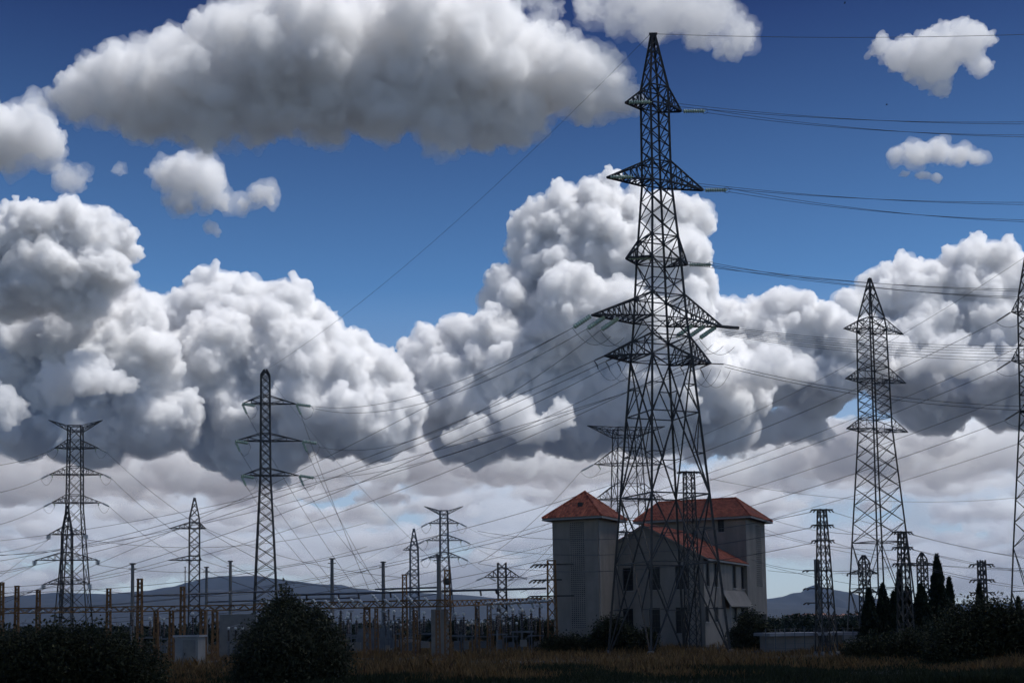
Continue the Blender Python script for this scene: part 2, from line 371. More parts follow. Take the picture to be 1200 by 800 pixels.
cloud([(x + rb.uniform(-20, 20), 530 + rb.uniform(-28, 26), rb.uniform(28, 52), rb.uniform(-60, 60), rb.uniform(.4, .7)) for x in range(-40, 1260, 46)], 40000, 22, 1.8, .03, 'dark grey ragged base of the cumulus banks', billows=C1, wisp=16, col=(.86, .925, .955))
# the far layers of low cloud along the horizon
def deck(Y, y0, y1, n, rmax, seed, dens, label):
    rd = random.Random(seed); bl = []
    for i in range(n):
        t = rd.random(); py = y0 + (y1 - y0) * t; x = rd.uniform(-60, 1260); r = rd.uniform(.45, 1) * rmax * (1 - .4 * t); fl = rd.uniform(.16, .3)
        bl += [(x, py, r, rd.uniform(-120, 120), fl), (x + rd.uniform(-.7, .7) * r, py - .12 * r, r * .55, rd.uniform(-60, 60), .4), (x + rd.uniform(-1.3, 1.3) * r, py + .03 * r, r * .6, 0, .22)]
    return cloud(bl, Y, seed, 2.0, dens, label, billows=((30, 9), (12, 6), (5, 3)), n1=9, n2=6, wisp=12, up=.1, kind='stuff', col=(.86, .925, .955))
deck(50000, 540, 605, 42, 70, 23, .05, 'nearer grey layer of ragged low cloud under the cumulus')
deck(62000, 585, 655, 70, 52, 24, .05, 'middle grey layer of streaky low cloud near the horizon')
deck(78000, 635, 705, 80, 38, 25, .04, 'farthest pale layer of thin cloud along the horizon')
rv = random.Random(9)
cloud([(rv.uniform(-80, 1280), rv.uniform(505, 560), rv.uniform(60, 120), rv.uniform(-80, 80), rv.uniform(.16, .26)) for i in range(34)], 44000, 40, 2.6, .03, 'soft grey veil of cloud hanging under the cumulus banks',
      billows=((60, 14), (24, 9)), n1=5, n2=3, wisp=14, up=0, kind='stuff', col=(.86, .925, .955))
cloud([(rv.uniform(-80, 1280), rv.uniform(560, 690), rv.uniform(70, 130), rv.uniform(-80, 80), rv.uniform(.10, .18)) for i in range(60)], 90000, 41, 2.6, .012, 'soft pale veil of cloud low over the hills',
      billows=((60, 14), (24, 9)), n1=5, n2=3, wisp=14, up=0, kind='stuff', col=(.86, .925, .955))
# an unseen cloud added to shade the yard, overhead and out of the picture
def overhead():
    k = 9000 / F; rd = random.Random(8); c = Vector((20, 160, 0)) + SUN * 2700; V = []; Fc = []; n = len(IV)
    for i in range(90):
        a = rd.uniform(0, 6.283); q = math.sqrt(rd.random()) * 800; r = rd.uniform(150, 260)
        V.append(IV * np.array((r, r, r * .55)) + np.array((c.x + math.cos(a) * q, c.y + 500 + math.sin(a) * q * 1.9, c.z + rd.uniform(-30, 30)))); Fc.append(IF + i * n)
    V = np.concatenate(V); base = Vector(V.mean(0)); me = bpy.data.meshes.new('cloud'); me.from_pydata((V - np.array(base)).tolist(), [], np.concatenate(Fc).tolist())
    o = bpy.data.objects.new('cloud', me); sc.collection.objects.link(o); o.location = base
    m = o.modifiers.new('remesh', 'REMESH'); m.mode = 'VOXEL'; m.voxel_size = 18
    me.materials.append(vapour(SHADE, .6)); o['label'] = 'unseen cloud added overhead to keep the yard in shade'; o['category'] = 'cloud'; o['group'] = 'clouds in the sky'; o['kind'] = 'stuff'
SHADE = .015
overhead()
# ------------------------------------------------------------------ steel lattice pylons
class Pylon:
    """px positions are read once into metres at depth Y; everything after that is built in the world."""
    def __init__(s, name, xt, yt, Y, yaw, prof, label, legw=1.6, brw=.8, m='steel', base=None, cat='pylon', group='steel lattice pylons', foot=True, leg4=True, angle=False):
        s.Y = Y; s.k = Y / F; s.xt = xt; s.yt = yt; top = at(xt, yt, Y); s.cx = top.x; s.cy = Y; s.m = M[m]; s.t = R(yaw)
        s.a = Vector((math.cos(s.t), math.sin(s.t), 0)); s.b = Vector((-math.sin(s.t), math.cos(s.t), 0))
        s.o = thing(name, (s.cx, s.cy, 0), label, cat, group); s.legw = legw * s.k; s.brw = brw * s.k; s.angle = angle
        s.prof = [(s.Z(y), r * s.k) for y, r in prof]              # half face width, from the top down
        if s.prof[-1][0] > .05: s.prof.append((0., s.prof[-1][1] if base is None else base * s.k))
        zs = [z for z, _ in s.prof]
        for sx, sy in ((-1, -1), (1, -1), (1, 1), (-1, 1)):
            mb = MB()
            for (z0, r0), (z1, r1) in zip(s.prof, s.prof[1:]):
                mb.bar(s.C(z0, r0, sx, sy), s.C(z1, r1, sx, sy), s.legw)
            lg = mb.build('leg', s.m, s.o)
            if foot:
                p = s.C(0, s.prof[-1][1], sx, sy)
                MB().lathe(p + Vector((0, 0, -.2)), p + Vector((0, 0, .35)), [(0, s.legw * 2), (.8, s.legw * 1.6), (1, s.legw * 1.2)], 8).build('concrete_footing', M['concrete'], lg)
        s.br = MB()
    def Z(s, y):
        # height of the point seen at photo row y on the pylon's axis
        x = s.xt
        for _ in range(3):
            p = at(x, y, s.Y); x += (s.cx - p.x) / s.k
        return at(x, y, s.Y).z
    def C(s, z, r, sx, sy): return Vector((s.cx, s.cy, z)) + s.a * (r * sx) + s.b * (r * sy)
    def r(s, z):
        for (z0, r0), (z1, r1) in zip(s.prof, s.prof[1:]):
            if z1 <= z <= z0: return r0 + (r1 - r0) * (z0 - z) / max(1e-6, z0 - z1)
        return s.prof[0][1] if z > s.prof[0][0] else s.prof[-1][1]
    def bars(s, p, q, w): (s.br.angle if s.angle else s.br.bar)(p, q, w)
    def brace(s, z0, z1, n, style='X', horiz=True, w=None, redundant=False):
        """n panels of cross bracing between heights z0 (top) and z1, on all four faces; panels grow as the body widens."""
        w = w or s.brw; r0, r1 = s.r(z0), s.r(z1); q = (max(r1, .01) / max(r0, .01)) ** (1 / max(n, 1)); q = min(max(q, .75), 1.35)
        ws = [q ** i for i in range(n)]; tot = sum(ws); z = z0; cs = ((-1, -1), (1, -1), (1, 1), (-1, 1))
        for i in range(n):
            zn = z - (z0 - z1) * ws[i] / tot; ra, rb = s.r(z), s.r(zn)
            for j in range(4):
                A, B = cs[j], cs[(j + 1) % 4]
                p0, p1, q0, q1 = s.C(z, ra, *A), s.C(z, ra, *B), s.C(zn, rb, *A), s.C(zn, rb, *B)
                if style == 'X': s.bars(p0, q1, w); s.bars(p1, q0, w)
                elif style == 'Z': s.bars(p0, q1, w) if (i + j) % 2 else s.bars(p1, q0, w)
                elif style == 'K': mid = (q0 + q1) / 2; s.bars(p0, mid, w); s.bars(p1, mid, w)
                elif style == 'A': mid = (p0 + p1) / 2; s.bars(mid, q0, w); s.bars(mid, q1, w)
                if horiz: s.bars(q0, q1, w)
                if redundant:
                    t = ra / (ra + rb); X = lerp(p0, q1, t); zx = X.z; rx = s.r(zx); ha, hb = s.C(zx, rx, *A), s.C(zx, rx, *B)
                    s.bars(ha, hb, w * .85)
                    for P, Q, D in ((p0, ha, p0), (q0, ha, q0), (p1, hb, p1), (q1, hb, q1)):
                        m1 = lerp(P, X, .5); l1 = lerp(P, Q, .5); s.bars(l1, m1, w * .7); s.bars(Q, m1, w * .7)
            z = zn
    def ring(s, z, w=None, cross=True):
        w = w or s.brw * 1.2; r = s.r(z); cs = [s.C(z, r, *c) for c in ((-1, -1), (1, -1), (1, 1), (-1, 1))]
        for i in range(4): s.bars(cs[i], cs[(i + 1) % 4], w)
        if cross: s.bars(cs[0], cs[2], w * .7); s.bars(cs[1], cs[3], w * .7)
    def arm(s, side, tip_px, zb, zt, n=4, w=None, tipw=0., name='cross_arm', tz=None, wide=1.):
        """A tapering lattice arm: two bottom chords, two top chords, webbing; tip_px is its reach from the axis in photo pixels (already along the arm)."""
        w = w or s.brw; L = tip_px * s.k; tz = zb if tz is None else tz; mb = MB(); rb, rt = s.r(zb), s.r(zt)
        tip = Vector((s.cx, s.cy, tz)) + s.a * (L * side)
        for e in (-1, 1):
            te = tip + s.b * (tipw * e)
            b0 = s.C(zb, rb, side, e); t0 = s.C(zt, rt, side, e); mb.bar(b0, te, w * 1.35); mb.bar(t0, te, w * 1.2)
            for i in range(1, n + 1):
                p = lerp(b0, te, i / (n + 1)); q = lerp(t0, te, i / (n + 1)); pp = lerp(b0, te, (i - 1) / (n + 1))
                mb.bar(p, q, w * .75); mb.bar(pp, q, w * .75)
        b0, b1 = s.C(zb, rb, side, -1), s.C(zb, rb, side, 1); t0, t1 = s.C(zt, rt, side, -1), s.C(zt, rt, side, 1)
        for i in range(1, n + 1):
            f, g = i / (n + 1), (i - 1) / (n + 1); pa, pb = tip - s.b * tipw, tip + s.b * tipw
            mb.bar(lerp(b0, pa, f), lerp(b1, pb, f), w * .7); mb.bar(lerp(b0, pa, g), lerp(b1, pb, f), w * .6)
            mb.bar(lerp(t0, pa, f), lerp(t1, pb, f), w * .6)
        if tipw: mb.bar(tip - s.b * tipw, tip + s.b * tipw, w * 1.3)
        mb.build(name, s.m, s.o); return tip
    def done(s):
        if s.br.v: s.br.build('cross_bracing', s.m, s.o)
        return s
    def P(s, x, y, dY=0): return at(x, y, s.Y + dY)

PY = {}
# the great pylon --------------------------------------------------------------------------------
c_ = 1 / math.sqrt(2)
p = Pylon('lattice_pylon', 765, 40, 114, 23, [(40, 1.6), (104, 16.5 * c_ * 1.03), (215, 17.5 * c_ * 1.03), (303, 27 * c_), (376, 32.5 * c_), (430, 38.5 * c_), (600, 56 * c_), (768, 73.5 * c_)],
          'tallest dark steel lattice pylon with five cross arms standing before the building', legw=2.5, brw=1.0, angle=False)
z = p.Z
p.brace(z(41), z(104), 5, horiz=False); p.ring(z(104)); p.brace(z(104), z(125), 1); p.ring(z(125)); p.brace(z(125), z(192), 4, horiz=False); p.ring(z(192))
p.brace(z(192), z(215), 1); p.ring(z(215)); p.brace(z(215), z(280), 3, horiz=False); p.ring(z(280)); p.brace(z(280), z(307), 1); p.ring(z(307))
p.brace(z(307), z(331), 1, 'K'); p.brace(z(331), z(349), 1, 'A'); p.ring(z(349)); p.brace(z(349), z(376), 1); p.ring(z(376)); p.brace(z(376), z(397), 1, 'A')
p.ring(z(397)); p.brace(z(397), z(421), 1); p.ring(z(421)); p.brace(z(421), z(581), 1, redundant=True, w=1.5 * p.k)
p.brace(z(581), z(768), 1, redundant=True, w=1.5 * p.k, horiz=False)
T = {}
for nm, yb, yt, lx, rx, n in (('1', 125.5, 104, 39, 36, 3), ('2', 215.5, 191, 66, 64, 5), ('3', 306.5, 279, 43, 39, 2), ('4', 376, 348, 90, 85, 7), ('5', 421.5, 396, 74, 68, 5)):
    T[nm + 'L'] = p.arm(-1, lx, z(yb), z(yt), n, 1.35 * p.k, .12); T[nm + 'R'] = p.arm(1, rx, z(yb), z(yt), n, 1.35 * p.k, .12)
MB().bar(T['4R'], T['4R'] + p.a * 1.9, .22).build('arm_extension', p.m, p.o)
MB().bar((p.cx - .35, p.cy, z(40)), (p.cx + .4, p.cy, z(40)), .18).build('peak_cap', p.m, p.o)
p.done(); PY['main'] = p
LD = Vector((1, -.06, -.03)).normalized()                          # where the line runs on to the right
STR = {}
for nm in ('1', '2', '3'):
    for sd in 'LR':
        t0 = T[nm + sd]; q0 = t0 + LD * 2.35; st = istring(t0 + LD * .12, q0, .2, p.o); STR[nm + sd] = q0
        MB().tube([q0 + Vector((.28 * math.cos(g) - .15, 0, .28 * math.sin(g))) for g in np.linspace(0, 2 * math.pi, 13)], .018, 4).build('guard_ring', p.m, st)
ld = Vector((-.86, -.30, -.62)).normalized()                       # the strings that pull away to the left
for i, f in enumerate((1., .8, .6)):
    for sd, nm, L in ((-1, '4L', 1.95), (1, '4R', 1.95)):
        a0 = lerp(Vector((p.cx, p.cy, z(376))), T[nm], f if sd < 0 else f * .93); q0 = a0 + ld * (L + .35)
        istring(a0 + ld * .1, q0, .22, p.o); STR['4%s%d' % (nm[1], i)] = q0
        MB().tube([lerp(q0, a0 + Vector((1.6, .3, -1.9)), j / 10) - Vector((0, 0, 1.1 * 4 * j / 10 * (1 - j / 10))) for j in range(11)], .02, 4).build('jumper_wire', M['wire'], p.o)
    for sd, nm in ((-1, '5L'), (1, '5R')):
        a0 = lerp(Vector((p.cx, p.cy, z(421.5))), T[nm], f); q0 = a0 + Vector((-.9, -.2, -.42)).normalized() * 1.15
        istring(a0, q0, .075, p.o, M['brownporc']); STR['5%s%d' % (nm[1], i)] = q0
        MB().tube([q0, q0 + Vector((.3, 0, -.45)), q0 + Vector((.35, .05, -.8))], .035, 4).build('hook_bracket', p.m, p.o)
        MB().tube([lerp(q0, a0 + Vector((1.9, .3, -.6)), j / 10) - Vector((0, 0, 1.7 * 4 * j / 10 * (1 - j / 10))) for j in range(11)], .016, 4).build('jumper_wire', M['wire'], p.o)
q0 = T['5R'] + Vector((1.3, -.1, -.1)); istring(T['5R'], q0, .075, p.o, M['brownporc']); STR['5X'] = q0

# pylons with straight arms ----------------------------------------------------------------------
def straight(name, key, xt, yt, Y, yaw, prof, arms, label, panels, **kw):
    """arms: (bottom row, top row, left reach, right reach, webs)"""
    p = Pylon(name, xt, yt, Y, yaw, prof, label, **kw); z = p.Z; ys = [yt] + [q[0] for q in prof[1:]]
    for (y0, y1, n, st) in panels: p.brace(z(y0), z(y1), n, st, horiz=(st != 'X' or n < 3))
    tips = {}
    for i, (yb, yt_, l, r, n) in enumerate(arms):
        p.ring(z(yb)); p.ring(z(yt_), cross=False)
        if l: tips['L%d' % i] = p.arm(-1, l, z(yb), z(yt_), n)
        if r: tips['R%d' % i] = p.arm(1, r, z(yb), z(yt_), n)
    p.tips = tips; PY[key] = p; return p

p = straight('lattice_pylon', 'right', 1019, 326, 200, 24, [(326, .8), (372, 10.5), (386, 12), (500, 13.5), (640, 22.5), (752, 29)],
    [(388, 374, 41, 48, 3), (446, 432, 41, 49, 3), (504, 490, 42, 49, 3)], 'slender pylon with a pointed top and three short arms right of the building',
    [(327, 372, 4, 'X'), (374, 388, 1, 'X'), (388, 432, 4, 'X'), (446, 490, 4, 'X'), (504, 635, 7, 'X'), (635, 750, 2, 'K')], legw=1.5, brw=.68)
p.ring(p.Z(635)); p.done()

p = straight('lattice_pylon', 'edge', 1203, 296, 190, 18, [(296, .8), (345, 8), (365, 9), (480, 11), (640, 21), (752, 27)],
    [(367, 347, 26, 26, 2), (424, 404, 29, 29, 2), (482, 462, 20, 20, 2)], 'tall pylon half cut off by the right edge of the picture',
    [(297, 345, 4, 'X'), (347, 367, 1, 'X'), (367, 404, 3, 'X'), (424, 462, 3, 'X'), (482, 640, 7, 'X'), (640, 750, 2, 'K')], legw=1.5, brw=.68)
p.done()
EDGE = {}
for i in range(3):
    t0 = p.tips['L%d' % i]; q0 = t0 + Vector((-1, .35, -.62)).normalized() * 2.6; istring(t0, q0, .14, p.o, M['brownporc']); EDGE[i] = q0
    MB().tube(sagline(q0, t0 + Vector((1.8, 0, -1.2)), 1.0, 10), .03, 4).build('jumper_wire', M['wire'], p.o)

p = straight('lattice_pylon', 'left', 311, 433, 200, 8, [(433, 1.2), (440, 5), (555, 5.8), (640, 10), (758, 15)],
    [(473, 464, 27, 36, 1), (516.5, 508, 35, 43, 1), (557, 549, 28, 39, 1)], 'dark pylon with curved insulators on three arms left of centre',
    [(434, 441, 1, 'X'), (441, 556, 12, 'X'), (556, 640, 7, 'X'), (640, 758, 7, 'X')], legw=1.65, brw=.72, angle=False)
p.done()
LP = {}
for i in range(3):
    for sd, e in (('L', -1), ('R', 1)):
        t0 = p.tips[sd + str(i)]
        q0 = t0 + Vector((2.5 if e > 0 else 2.2, -.3, -.45)); st = istring(t0, q0, .27, p.o); LP['%s%dr' % (sd, i)] = q0
        q1 = t0 + Vector((.75, .2, -1.75)); istring(t0, q1, .22, p.o); LP['%s%dd' % (sd, i)] = q1
        MB().tube([q0, q0 + Vector((.3, 0, -.6)), q0 + Vector((-.1, 0, -1.6)), q1 + Vector((.6, 0, -.7)), q1], .03, 4).build('jumper_wire', M['wire'], p.o)

# pylons with a forked top ---------------------------------------------------------------------------
def forked(key, xc, Y, yaw, ytip, ydip, horn, half, arms, flare, base, label, m='steel', legw=1.15, brw=.55, drop=9, dl=-1):
    p = Pylon('forked_pylon', xc, ydip, Y, yaw, [(ydip, half), (flare, half * 1.15), (758, base)], label, legw=legw, brw=brw, m=m, group='pylons with forked tops'); z = p.Z
    h = abs(arms[0][0] - ydip); n0 = 4
    p.brace(z(ydip), z(flare), max(2, round((flare - ydip) / (half * 2.2))), 'X', horiz=False); p.brace(z(flare), z(757), max(4, int((757 - flare) / (half * 3.4))), 'X', horiz=False)
    for s in (-1, 1): p.arm(s, horn, z(ydip + horn * .2), z(ydip + .5), 3, name='horn', tz=z(ytip))
    p.ring(z(ydip)); p.ring(z(ydip + horn * .2)); p.tips = {}; p.ends = {}
    for i, (yb, yt, l, r) in enumerate(arms):
        p.ring(z(yb)); p.ring(z(yt), cross=False)
        for sd, e, L in (('L', -1, l), ('R', 1, r)):
            t0 = p.arm(e, L, z(yb), z(yt), 3); p.tips[sd + str(i)] = t0
            q0 = t0 + Vector((e * drop * 1.15, 0, -drop * .6)) * p.k; istring(t0, q0, 1.15 * p.k, p.o, M['porcelain']); p.ends[sd + str(i)] = q0
            q1 = t0 + Vector((-e * drop * .55, .5, -drop * .45)) * p.k; istring(lerp(t0, p.C(z(yb), 0, 0, 0), .12), q1, .8 * p.k, p.o, M['glass'])
            MB().tube(sagline(q0, q1, 8 * p.k, 10), .16 * p.k, 4).build('jumper_wire', M['wire'], p.o)
    p.done(); PY[key] = p; return p
forked('fork_left', 88.5, 260, 7, 492, 499, 31, 7.3, [(525, 516, 24, 27), (556, 547, 30, 33), (589, 580, 27, 31)], 596, 20,
       'tall forked top pylon at the far left with three pairs of arms', drop=8)
forked('fork_back', 734, 220, 9, 499, 502, 47, 13.2, [(544, 526, 40, 44), (585, 568, 40, 44), (625, 608, 40, 44)], 548, 22,
       'broad forked pylon seen through the legs of the tallest pylon', drop=14, legw=1.2, brw=.58)
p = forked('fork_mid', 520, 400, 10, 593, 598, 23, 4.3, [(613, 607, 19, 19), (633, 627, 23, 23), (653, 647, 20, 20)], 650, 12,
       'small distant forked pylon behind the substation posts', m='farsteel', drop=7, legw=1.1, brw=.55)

# smaller pylons ------------------------------------------------------------------------------------
def bulbs(p, drop, r, m=None):
    p.ends = {}
    for k_, t0 in p.tips.items():
        q0 = t0 + Vector((0, 0, -drop * p.k)); istring(t0, q0, r * p.k, p.o, m or M['porcelain'], 4); p.ends[k_] = q0
p = straight('lattice_pylon', 'small_left', 79, 592, 230, 10, [(592, .6), (624, 5.4), (700, 6.2), (757, 7)],
    [(626, 617, 21, 21, 2), (656, 647, 36, 35, 3), (684, 676, 26, 26, 2)], 'shorter dark pylon with hanging insulators before the far left forked pylon',
    [(593, 624, 4, 'X'), (624, 757, 12, 'X')], legw=1.2, brw=.6); bulbs(p, 6, 3); p.done()
p = straight('lattice_pylon', 'small_mid', 228, 583, 230, 12, [(583, .6), (606, 5.4), (618, 5.8), (700, 6), (757, 7)],
    [(619, 612, 29, 13, 3), (656, 651, 30, 8, 2)], 'short pointed pylon with one long arm between the forked and curved insulator pylons',
    [(584, 606, 3, 'X'), (606, 757, 13, 'X')], legw=1.2, brw=.6); p.done()
p = straight('lattice_pylon', 'thin_mid', 485, 619, 330, 10, [(619, .5), (642, 4.6), (750, 5.6)],
    [(644, 638, 13, 0, 1), (673, 667, 11, 0, 1)], 'small pointed pylon with short one sided arms behind the substation',
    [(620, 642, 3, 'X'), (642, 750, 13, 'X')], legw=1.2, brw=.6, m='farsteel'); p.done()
p = straight('lattice_pylon', 'flat_mid', 588, 659, 300, 6, [(659, 4.7), (752, 5)],
    [(676, 665, 21, 21, 2)], 'flat topped pylon with one pair of drooping arms left of the rusty column',
    [(659, 752, 10, 'X')], legw=1.4, brw=.7)
for sd, e in (('L', -1), ('R', 1)):
    t0 = p.tips[sd + '0']; istring(t0, t0 + Vector((e * 1.9, 0, -.7 if e < 0 else -.5)), .22, p.o, M['porcelain']); istring(t0 - Vector((e * 1.3, 0, .1)), t0 + Vector((-e * 2.8, 0, -.9)), .2, p.o, M['porcelain'])
p.done()

def portal(key, xt, yt, Y, yaw, half_t, half_b, tiers, reach, label, top=True, drop=3.5, panels=9, m='steel'):
    """A slim four legged tower whose short arms carry down-curved insulators on both sides."""
    p = Pylon('lattice_pylon', xt, yt, Y, yaw, [(yt, half_t), (760, half_b)], label, legw=1.5, brw=.7, m=m); z = p.Z
    p.brace(z(yt), 0.02, panels, 'X', horiz=False); p.tips = {}
    for i, y in enumerate(tiers):
        mb = MB()
        for e in (-1, 1): mb.bar(p.C(z(y), reach * p.k, -1, 0) + p.b * (p.r(z(y)) * e), p.C(z(y), reach * p.k, 1, 0) + p.b * (p.r(z(y)) * e), 1.1 * p.k)
        mb.bar(p.C(z(y), reach * p.k, -1, 0), p.C(z(y), reach * p.k, 1, 0), 1.6 * p.k)
        mb.build('cross_arm', p.m, p.o)
        for sd, e in (('L', -1), ('R', 1)):
            t0 = p.C(z(y), reach * p.k, e, 0); p.tips[sd + str(i)] = t0
            for f in (1, .66):
                a0 = lerp(p.C(z(y), 0, 0, 0), t0, f); istring(a0, a0 + Vector((e * 3.2 * p.k, 0, -drop * p.k)), 1.0 * p.k, p.o, M['brownporc'], 4)
    p.done(); PY[key] = p; return p
portal('slim_right', 963, 596, 97, 12, 3.8, 9.5, (597, 615, 633), 12, 'slim black tower with three tiers of hooked insulators beside the pale shed')
portal('slim_cypress', 1057, 622, 92, 12, 3.4, 7.5, (623, 641, 660), 11, 'slim black tower rising among the cypresses')
portal('slim_building', 807, 552, 121, 14, 5, 7.5, (553,), 12, 'slim ladder like tower between the tall pylon and the building', drop=2, panels=15)
p = straight('lattice_pylon', 'bare', 1080, 647, 220, 14, [(647, .6), (655, 4.2), (748, 4.6)], [(662, 659, 24, 22, 2)], 'thin lattice mast with one long level arm behind the cypresses',
    [(648, 655, 1, 'X'), (655, 748, 10, 'X')], legw=1.3, brw=.7); p.done()
p = straight('lattice_pylon', 'behind_right', 1012, 650, 230, 14, [(650, 1), (658, 4.6), (748, 5.2)], [(672, 667, 22, 18, 2), (694, 689, 18, 16, 2)], 'low lattice mast seen inside the legs of the slender pylon',
    [(651, 658, 1, 'X'), (658, 748, 9, 'X')], legw=1.2, brw=.7); bulbs(p, 3, 1.2, M['brownporc']); p.done()
p = portal('low_right', 1150, 656, 260, 8, 3.2, 4, (661, 679, 694), 13, 'low flat topped tower with three tiers of arms near the right edge', panels=8)
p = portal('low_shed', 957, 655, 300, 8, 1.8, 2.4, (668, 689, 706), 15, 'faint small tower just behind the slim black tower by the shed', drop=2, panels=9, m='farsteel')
# ------------------------------------------------------------------ the building
BY = R(25); EU = Vector((math.cos(BY), -math.sin(BY), 0)); EV = Vector((math.sin(BY), math.cos(BY), 0))
BO = at(703, 752, 140); BO.z = 0
def W(u, v, z): return BO + EU * u + EV * v + Vector((0, 0, z))
def hit(px, py, u=None, v=None):
    """Where the ray through a photo point meets the wall plane u or v = const: (u, v, z)."""
    o = MW.translation; d = at(px, py, 100) - o; nrm, c = (EU, u) if u is not None else (EV, v)
    t = (c - (o - BO).dot(nrm)) / d.dot(nrm); q = o + d * t - BO
    return q.dot(EU), q.dot(EV), q.z
house = thing('building', BO, 'grey plastered substation building with red tiled roofs and two square towers', 'building')

def wall(P, a0, a1, z0, z1, holes, name, m, depth=.28, parent=None):
    """A wall panel with openings. P(a, z, d) gives the place at a along the wall, height z, d metres behind its face."""
    As = sorted({a0, a1, *[h[0] for h in holes], *[h[1] for h in holes]}); Zs = sorted({z0, z1, *[h[2] for h in holes], *[h[3] for h in holes]})
    mb = MB()
    for i in range(len(As) - 1):
        for j in range(len(Zs) - 1):
            ca, cz = (As[i] + As[i + 1]) / 2, (Zs[j] + Zs[j + 1]) / 2
            if any(h[0] < ca < h[1] and h[2] < cz < h[3] for h in holes): continue
            mb.add([P(As[i], Zs[j], 0), P(As[i + 1], Zs[j], 0), P(As[i + 1], Zs[j + 1], 0), P(As[i], Zs[j + 1], 0)], [(0, 1, 2, 3)])
    for h in holes:
        q = [(h[0], h[2]), (h[1], h[2]), (h[1], h[3]), (h[0], h[3])]
        for k in range(4):
            a, b = q[k], q[(k + 1) % 4]; mb.add([P(*a, 0), P(*b, 0), P(*b, depth), P(*a, depth)], [(0, 1, 2, 3)])
    return mb.build(name, m, parent or house)

def window(P, h, nx, ny, sill=True, depth=.22, name='window', gl='glazing'):
    a0, a1, z0, z1 = h; g = MB()
    g.add([P(a0, z0, depth), P(a1, z0, depth), P(a1, z1, depth), P(a0, z1, depth)], [(0, 1, 2, 3)])
    w_ = g.build(name, M[gl], house); fr = MB(); d = depth - .05
    for i in range(nx + 1):
        a = a0 + (a1 - a0) * i / nx; e = .05 if i in (0, nx) else .03; a = min(max(a, a0 + e), a1 - e)
        fr.bar(P(a, z0 + .01, d), P(a, z1 - .01, d), e * 1.6)
    for j in range(ny + 1):
        z = z0 + (z1 - z0) * j / ny; e = .05 if j in (0, ny) else .03; z = min(max(z, z0 + e), z1 - e)
        fr.bar(P(a0 + .01, z, d), P(a1 - .01, z, d), e * 1.6)
    fr.build('frame', M['frame'], w_)
    if sill: MB().bar(P(a0 - .08, z0 - .05, -.03), P(a1 + .08, z0 - .05, -.03), .16, .08).build('sill', M['trim'], w_)

def screen(P, h, ny, nx, name='perforated_brick_screen'):
    """A ventilation strip: a grid of small holes before a dark backing."""
    a0, a1, z0, z1 = h; b = MB()
    b.add([P(a0, z0, .2), P(a1, z0, .2), P(a1, z1, .2), P(a0, z1, .2)], [(0, 1, 2, 3)]); back = b.build('dark_backing', M['glazing'], house)  # dark sheet whose colour stands in for the shade behind the holes
    s = MB()
    for i in range(nx + 1):
        a = a0 + (a1 - a0) * i / nx; s.bar(P(a, z0, .06), P(a, z1, .06), .12)
    for j in range(ny + 1):
        z = z0 + (z1 - z0) * j / ny; s.bar(P(a0, z, .075), P(a1, z, .075), .13)
    back.name = name; s.build('lattice_bricks', M['plasterdark'], back)

def tiles(poly, name, m, across, down, step=.42, pitch=.32, amp=.075):
    """A tiled roof plane. poly: corner points; across: unit vector along the eave; down: unit vector down the slope."""
    o = Vector(poly[0]); nrm = across.cross(down); nrm = -nrm if nrm.z < 0 else nrm
    P2 = [((Vector(p) - o).dot(across), (Vector(p) - o).dot(down)) for p in poly]
    a0, a1 = min(p[0] for p in P2), max(p[0] for p in P2); d0, d1 = min(p[1] for p in P2), max(p[1] for p in P2)
    def span(d):
        xs = []
        for (x0, y0), (x1, y1) in zip(P2, P2[1:] + P2[:1]):
            if (y0 - d) * (y1 - d) <= 0 and abs(y1 - y0) > 1e-9: xs.append(x0 + (x1 - x0) * (d - y0) / (y1 - y0))
        return (min(xs), max(xs)) if xs else None
    mb = MB(); n = int((d1 - d0) / step) + 1; rr = random.Random(len(poly) + int(d1 * 100))
    for j in range(n):
        e0, e1 = d0 + j * step + .001, min(d0 + (j + 1) * step + .05, d1 - .001)
        if e1 - e0 < .06: continue
        s0, s1 = span(e0), span(min(e1, d1 - .002))
        if not s0 or not s1: continue
        lo, hi = min(s0[0], s1[0]), max(s0[1], s1[1]); k = max(1, int((hi - lo) / pitch)); cols = []
        for i in range(k * 4 + 1):
            a = lo + (hi - lo) * i / (k * 4); aa = min(max(a, s0[0]), s0[1]); ab = min(max(a, s1[0]), s1[1]); jit = rr.uniform(-.008, .008)
            h = amp * abs(math.sin(math.pi * i / 4)) if 1 else 0
            cols.append((o + across * aa + down * e0 + nrm * (h + .012 + jit), o + across * ab + down * e1 + nrm * (h + .05 + jit)))
        for t in range(k):                     # each barrel tile by itself
            cc = cols[4 * t:4 * t + 5]; vs = [q for c in cc for q in c]
            mb.add(vs, [(2 * i, 2 * i + 1, 2 * i + 3, 2 * i + 2) for i in range(4)])
    r = mb.build(name, m, house)
    b = MB(); b.add([Vector(p) - nrm * .02 for p in poly] + [Vector(p) - nrm * .16 for p in poly],
                    [tuple(range(len(poly))), tuple(reversed(range(len(poly), 2 * len(poly))))] + [(i, i + len(poly), (i + 1) % len(poly) + len(poly), (i + 1) % len(poly)) for i in range(len(poly))])
    b.build('roof_deck', M['plasterdark'], r)
    return r
def ridge(p, q, parent): 
    n = max(2, int((Vector(q) - Vector(p)).length / .4)); mb = MB()
    for i in range(n): mb.lathe(lerp(p, q, i / n) + Vector((0, 0, .02)), lerp(p, q, (i + 1.12) / n) + Vector((0, 0, .04)), [(0, .12), (1, .145)], 7)
    mb.build('ridge_tiles', M['tile'], parent)
